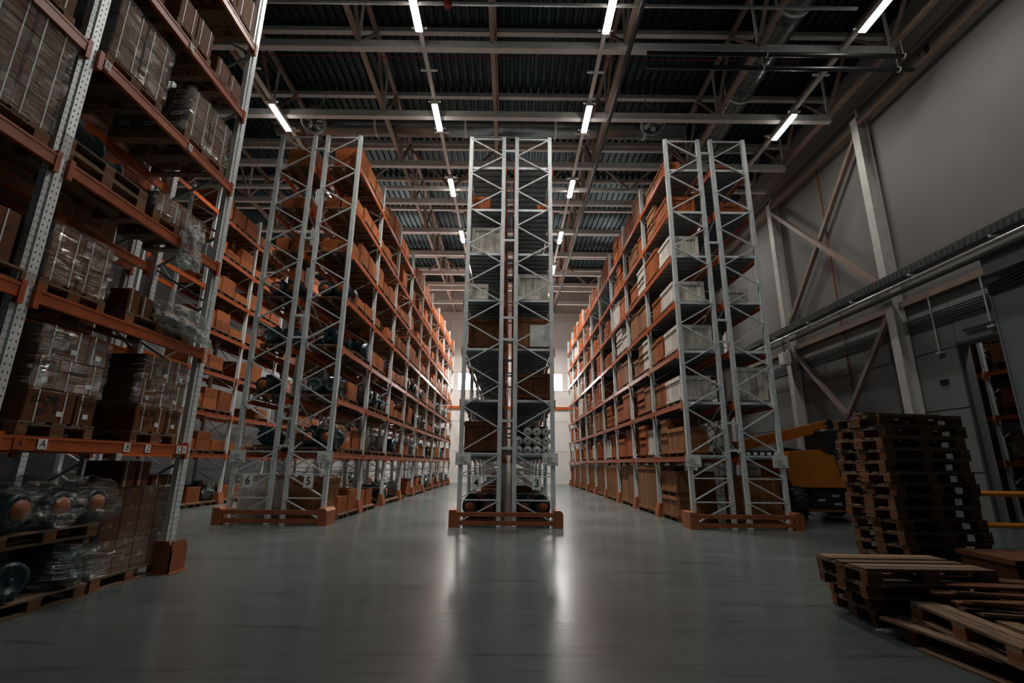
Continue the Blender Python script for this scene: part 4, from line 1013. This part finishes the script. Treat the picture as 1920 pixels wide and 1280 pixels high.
# broken pallets and planks in the corner
pallet(4.06, 4.33, .001, math.radians(97), 'lowest broken pallet of the corner heap', None, None, (1, 3))
pallet(4.0, 4.22, .171, math.radians(81), 'upper pallet of the corner heap with pale worn edge')
def loose(name, label, p, q, wd, th, m='pal', roll=0.0):
    p = Vector(p); q = Vector(q); L_ = (q - p).length; d = (q - p) / L_
    me = MB().box(-L_ / 2, L_ / 2, -wd / 2, wd / 2, -th / 2, th / 2).mesh(name, m)
    o = ob(name, me, None, (p + q) / 2); o.rotation_euler = (roll, -math.asin(d.z), math.atan2(d.y, d.x)); return tag(o, label, 'plank', 'loose planks of the corner heap')
loose('loose_plank', 'long plank squeezed under the upper heap pallet, outermost', (3.5, 4.95, .157), (3.68, 3.45, .157), .12, .022)
loose('loose_plank', 'long plank squeezed under the upper heap pallet, second from outside', (3.7, 5.0, .157), (3.84, 3.4, .157), .11, .022)
loose('loose_plank', 'split plank lying on the floor along the corner heap', (3.52, 4.6, .013), (3.66, 3.3, .013), .1, .022)
for i in range(8):
    y = 4.15 + i * .1; z = .34 + .014 * i
    loose('loose_plank', 'dark loose plank on top of the corner heap, %s from the front' % ORD[i + 1], (3.85 + R.uniform(-.1, .1) + i * .02, y + .25 + R.uniform(-.05, .05), z + .05 * (i % 2)), (5.1, y - .1 + R.uniform(-.1, .1), z + .02 + .03 * (i % 3)), R.uniform(.08, .13), .022, 'wood_b' if i % 3 else 'pal', R.uniform(-.25, .25))
t = thing('brown_bin', 'dark brown bin standing behind the plank heap at the right edge', 'bin', (5.6, 5.55, .0), -.1)
ob('shell', MB().prism([(-.4, .0), (.4, .0), (.45, .58), (-.45, .58)], -.35, .35, 'y').mesh('shell', 'wood_b'), t); ob('rim', MB().box(-.47, .47, -.38, .38, .56, .61).mesh('rim', 'wood_b'), t)
tag(ob('plastic_strip', blob_mesh(44, .16, .05, .03, .3, 2), None, (4.0, 3.95, .34), .4), 'strip of pale plastic lying on the corner heap at the right edge', 'plastic')
tag(ob('plastic_scrap', blob_mesh(51, .14, .07, .018, .5, 3), None, (3.66, 5.02, .001), -.2), 'crumpled clear plastic scrap on the floor by the short pallet stack', 'plastic')
# yellow guard rails by the doorway
t = thing('guard_rail', 'orange yellow steel barrier behind the tall pallet stack', 'barrier', (0, 0, 0))
for z in (.42, 1.02): ob('rail', MB().tube((9.3, 10.2, z), (12.3, 9.6, z), .055, 12).mesh('rail', 'yellow'), t)
for x_ in (9.4, 11.0): ob('post', MB().box(x_ - .05, x_ + .05, 10.2 - (x_ - 9.3) * .2 - .05, 10.2 - (x_ - 9.3) * .2 + .05, 0, 1.1).mesh('post', 'yellow'), t)
t = thing('warning_post', 'red and white striped post seen through the tall pallet stack', 'post', (8.6, 10.4, 0))
for k in range(6): ob('stripe', MB().box(-.1, .1, -.02, .02, k * .14, k * .14 + .135).mesh('stripe', 'white' if k % 2 else 'lift'), t)

# ------------------------------------------------------------------ boom lift
t = thing('boom_lift', 'orange self propelled boom lift with knobbly tyres parked behind the racks', 'lift', (9.25, 14.9, 0))
hood = MB().prism([(-1.2, .95), (-1.35, 1.2), (-1.35, 1.75), (-1.2, 1.93), (-.35, 2.0), (-.1, 1.85), (.05, 1.85), (.15, 1.25), (.95, 1.2), (.95, .95)], -.75, .75, 'y')
ob('counterweight_hood', hood.mesh('counterweight_hood', 'lift'), t)
ob('hood_skirt', MB().prism([(-1.25, .95), (.97, .95), (.97, 1.08), (-1.3, 1.08)], -.78, .78, 'y').mesh('hood_skirt', 'lift'), t)
ob('turret', MB().cbox(.0, .9, -.55, .55, 1.2, 2.6, .06).mesh('turret', 'black'), t)
ob('control_box', MB().cbox(.2, .7, -.62, -.5, 1.4, 1.95, .02).mesh('control_box', 'carton_dark'), t); ob('data_plate', MB().box(.32, .55, -.635, -.62, 1.7, 1.78).mesh('data_plate', 'white'), t)
ob('chassis', MB().cbox(-.95, .95, -.55, 1.9, .35, .95, .06).mesh('chassis', 'black'), t)
ob('axle_plate', MB().box(-.7, .2, -.62, -.55, .4, .85).mesh('axle_plate', 'black'), t)
for x_, z in ((-.4, .6), (.0, .72), (.05, .5)): ob('rating_plate', MB().box(x_ - .1, x_ + .1, -.635, -.62, z - .03, z + .03).mesh('rating_plate', 'white'), t)
ob('lower_rail', MB().box(-.8, 1.4, -.6, -.5, .28, .35).mesh('lower_rail', 'guard'), t)
def wheel_mesh():
    mb = MB().lathe([(-.16, .001), (-.16, .22), (-.19, .26), (-.19, .42), (-.14, .47), (.14, .47), (.19, .42), (.19, .26), (.16, .22), (.16, .001)], 28, 'y')
    for k in range(18):
        a = 2 * PI * k / 18
        for s in (-1, 1):
            p = Vector((.475 * math.cos(a), s * .02, .475 * math.sin(a))); q = Vector((.475 * math.cos(a + .16), s * .19, .475 * math.sin(a + .16)))
            mb.bar(p, q, .05, .05, 0, (math.cos(a), 0, math.sin(a)))
    return mb.mesh('tyre', 'rubber')
WM = wheel_mesh(); hubm = MB().lathe([(-.2, .001), (-.2, .14), (-.17, .2), (-.1, .21)], 18, 'y').mesh('hub', 'lift')
for x_, y in ((-1.28, -.72), (1.28, -.72), (-1.28, 1.5), (1.28, 1.5)):
    wh = ob('wheel', WM, t, (x_, y, .495), PI / 2 if x_ < 0 else -PI / 2); ob('hub', hubm, wh, (0, 0, 0), PI)
ob('boom', MB().bar((.5, .1, 2.75), (-2.4, .1, 2.08), .24, .3).mesh('boom', 'lift'), t)
ob('inner_boom', MB().bar((-2.4, .1, 2.08), (-3.0, .1, 1.94), .18, .2).mesh('inner_boom', 'steel'), t)
ob('boom_knuckle', MB().tube((.5, -.1, 2.75), (.5, .3, 2.75), .16, 14).mesh('boom_knuckle', 'black'), t)
ob('lift_cylinder', MB().tube((.2, .1, 1.9), (-1.1, .1, 2.05), .06, 12).mesh('lift_cylinder', 'black'), t)
ob('beacon', MB().lathe([(2.6, .05), (2.7, .05), (2.73, .02), (2.73, .001)], 12, 'z', (.15, -.4, 0)).mesh('beacon', 'motor_o'), t)

# ------------------------------------------------------------------ the hall beyond the doorway
struct(ob('wall_next_hall', MB().box(XR + 7.5, XR + 7.7, 4, 30, 0, 8).mesh('wall_next_hall', 'panel_low')))
struct(ob('ceiling_next_hall', MB().box(XR + .3, XR + 7.7, 4, 30, 8, 8.2).mesh('ceiling_next_hall', 'roof')))
WHERE[8] = 'rack beyond the doorway'
t = thing('pallet_rack', 'orange and grey pallet rack in the next hall beyond the doorway', 'rack', (XR + 2.4, 12.6, 0), group='pallet racks')
UP8 = plain_upright(7.4)
for f in range(4):
    for x_ in (0, 1.0): ob('upright', UP8, t, (x_, f * BAY, 0))
    mb = MB(); z = .3; s = 0
    while z < 6.6: mb.bar((0 if s % 2 else 1.0, f * BAY, z), (1.0 if s % 2 else 0, f * BAY, z + .7), .03, .04, 0, (0, 1, 0)); z += .7; s += 1
    ob('bracing', mb.mesh('bracing', 'galv'), t)
for b in range(3):
    for k in range(1, 5):
        ob('beam', beam_me, t, (-.06, (b + .5) * BAY, LV[k]), PI); ob('beam', beam_me, t, (1.06, (b + .5) * BAY, LV[k]))
for b in range(3):
    for k in range(0, 5):
        for s in range(2):
            y = 12.6 + b * BAY + .75 + s * 1.3; z = LV[k] + .002; x_ = XR + 2.9
            far_pallet(x_, y, z, 'wooden pallet, ' + lab('x', 8, k, b, s)[3:], PI / 2, None, 'pallets beyond the doorway')
            q = R.random()
            if q < .4: crate(x_, y, z + .145, .9, 1.0, .9, 'wood_b', lab('dark crate', 8, k, b, s), False)
            elif q < .75:
                carton(x_, y, z + .145, .85, 1.0, .8, 'card_dull', lab('film wrapped carton', 8, k, b, s)); sw(lab('clear film around carton', 8, k, b, s), x_ - .45, x_ + .45, y - .52, y + .52, z + .15, z + .97, k * 7 + s + b)
            else: pump(x_ - .2, y, z + .145, lab('dark pump', 8, k, b, s), 1.0, .9)
# lamp of the next hall
hl = thing('ceiling_lamp', 'tube lamp in the next hall beyond the doorway', 'lamp', (XR + 1.3, 12.5, 7.6))
ob('housing', lamp_house, hl); ob('diffuser', lamp_diff, hl)
d2 = bpy.data.lights.new('hall_lamp_light', 'AREA'); d2.shape = 'RECTANGLE'; d2.size = .2; d2.size_y = 1.4; d2.energy = 16; d2.color = (1, .95, .88)
l = bpy.data.objects.new('hall_lamp_light', d2); COL.objects.link(l); l.parent = hl; l.location = (0, 0, -.03)

# ---- PRUNE: what the photograph shows nothing of is left out; the smallest far goods become one object
HIDE = [
    202, 1, 212, 4, 388, 2, 391, 3, 395, 5, 403, 11, 891, 1, 1015, 1, 1018, 1, 1020, 1, 1025, 1, 1044, 1, 1056, 1, 1058, 1, 1061, 1,
    1064, 2, 1067, 2, 1077, 1, 1083, 1, 1091, 2, 1097, 1, 1099, 1, 1101, 1, 1104, 1, 1109, 8, 1125, 9, 1135, 2, 1138, 1, 1140, 11, 1152, 1,
    1154, 1, 1156, 7, 1171, 9, 1186, 34, 1227, 5, 1240, 13, 1254, 23, 1281, 2, 1284, 5, 1296, 11, 1308, 18, 1332, 1, 1346, 2, 1349, 2, 1361, 1,
    1364, 1, 1366, 1, 1371, 1, 1373, 2, 1376, 2, 1379, 1, 1385, 7, 1393, 2, 1396, 2, 1399, 2, 1402, 1, 1405, 1, 1408, 1, 1410, 2, 1413, 2,
    1416, 1, 1419, 4, 1424, 1, 1426, 2, 1429, 4, 1435, 10, 1446, 1, 1454, 1, 1458, 1, 1462, 1, 1468, 1, 1472, 1, 1476, 1, 1485, 2, 1512, 1,
    1514, 1, 1518, 3, 1524, 4, 1530, 3, 1538, 1, 1542, 1, 1546, 1, 1552, 1, 1554, 1, 1558, 1, 1560, 1, 1564, 1, 1566, 1, 1570, 3, 1575, 1,
    1577, 16, 1597, 1, 1602, 1, 1604, 1, 1606, 4, 1630, 1, 1632, 1, 1634, 1, 1636, 1, 1640, 1, 1642, 1, 1644, 1, 1648, 1, 1650, 1, 1652, 1,
    1654, 1, 1656, 1, 1658, 1, 1660, 1, 1673, 5, 1681, 2, 1687, 4, 1695, 2, 1701, 3, 1707, 3, 1749, 2, 1755, 2, 1761, 2, 1765, 2, 1769, 4,
    1775, 2, 1780, 2, 1785, 2, 1789, 6, 1796, 2, 1799, 2, 1802, 2, 1805, 14]
FAR = [
    524, 1, 592, 1, 606, 3, 612, 4, 618, 1, 620, 1, 637, 1, 640, 1, 644, 2, 647, 2, 650, 2, 653, 2, 659, 2, 662, 2, 668, 3,
    674, 1, 685, 2, 688, 2, 691, 2, 694, 1, 697, 1, 703, 2, 706, 2, 711, 1, 713, 1, 715, 3, 719, 1, 722, 1, 724, 1, 726, 4,
    735, 1, 744, 2, 754, 1, 756, 2, 759, 1, 761, 1, 763, 1, 765, 1, 769, 3, 774, 2, 777, 1, 780, 1, 782, 1, 784, 1, 786, 2,
    789, 1, 792, 1, 798, 1, 802, 2, 805, 2, 810, 1, 812, 2, 815, 1, 817, 2, 820, 2, 823, 2, 826, 2, 829, 2, 832, 3, 836, 1,
    839, 1, 842, 21, 864, 5, 870, 5, 876, 2, 879, 1, 881, 2, 884, 1, 886, 2, 889, 1, 892, 1, 894, 1, 896, 2, 899, 1, 906, 1,
    968, 1, 973, 2, 976, 1, 985, 2, 991, 1, 1013, 2, 1016, 1, 1021, 1, 1023, 2, 1026, 1, 1028, 1, 1030, 1, 1032, 3, 1036, 1, 1040, 2,
    1043, 1, 1046, 2, 1049, 2, 1054, 1, 1062, 2, 1066, 1, 1073, 1, 1076, 1, 1079, 2, 1082, 1, 1086, 5, 1093, 1, 1096, 1, 1098, 1, 1100, 1,
    1107, 1, 1117, 8, 1134, 1, 1137, 1, 1139, 1, 1151, 1, 1153, 1, 1155, 1, 1163, 1, 1166, 1, 1169, 2, 1180, 1, 1182, 1, 1184, 2, 1220, 1,
    1222, 1, 1225, 1, 1232, 8, 1253, 1, 1277, 1, 1279, 2, 1283, 1, 1289, 7, 1307, 1, 1326, 1, 1329, 1, 1344, 1, 1357, 1, 1362, 2, 1365, 1,
    1369, 2, 1378, 1, 1380, 1, 1382, 1, 1392, 1, 1395, 1, 1398, 1, 1401, 1, 1404, 1, 1407, 1, 1409, 1, 1412, 1, 1415, 1, 1417, 2, 1423, 1,
    1428, 1, 1433, 2, 1445, 1, 1453, 1, 1457, 1, 1461, 1, 1467, 1, 1471, 1, 1475, 1, 1481, 2, 1504, 1, 1509, 1, 1513, 1, 1515, 1, 1521, 1,
    1537, 1, 1541, 1, 1545, 1, 1565, 1, 1596, 1, 1662, 1, 1664, 1, 1668, 1, 1678, 2, 1683, 2, 1686, 1, 1691, 2, 1697, 1, 1704, 1, 1710, 1,
    1752, 2]
HIDE = set(i for a, n in zip(HIDE[::2], HIDE[1::2]) for i in range(a, a + n))
FAR = set(i for a, n in zip(FAR[::2], FAR[1::2]) for i in range(a, a + n))
kids = {}
for o in COL.objects:
    if o.parent: kids.setdefault(o.parent.name, []).append(o)
def tree(o):
    out = [o]
    for c in kids.get(o.name, []): out += tree(c)
    return out
bpy.context.view_layer.update()
dead = []; far = {}
for i, o in enumerate(TAGGED):
    if i in HIDE: dead += tree(o)
    elif i in FAR: far.setdefault(o['category'], []).append(o)
for cat, lst in far.items():
    vs, fs, mi, mats = [], [], [], []
    for r_ in lst:
        for o in tree(r_):
            dead.append(o)
            if o.type != 'MESH': continue
            mw = o.matrix_world; base = len(vs); vs += [tuple(mw @ v.co) for v in o.data.vertices]
            mp = []
            for m in o.data.materials:
                if m not in mats: mats.append(m)
                mp.append(mats.index(m))
            for p in o.data.polygons: fs.append([base + v for v in p.vertices]); mi.append(mp[p.material_index])
    nm = {'box': 'distant_boxes', 'pallet': 'distant_pallets'}.get(cat, 'distant_goods')
    me = bpy.data.meshes.new(nm); me.from_pydata(vs, [], fs)
    for m in mats: me.materials.append(m)
    me.polygons.foreach_set('material_index', mi)
    o = stuff(ob(nm, me)); o['category'] = {'box': 'boxes', 'pallet': 'pallets'}.get(cat, 'goods')
    o['label'] = {'box': 'remaining small or mostly hidden cardboard boxes deep in the racks', 'pallet': 'remaining wooden pallets barely seen beneath goods deep in the racks'}.get(cat, 'far goods in the rear bays of the racks')
bpy.data.batch_remove(dead)
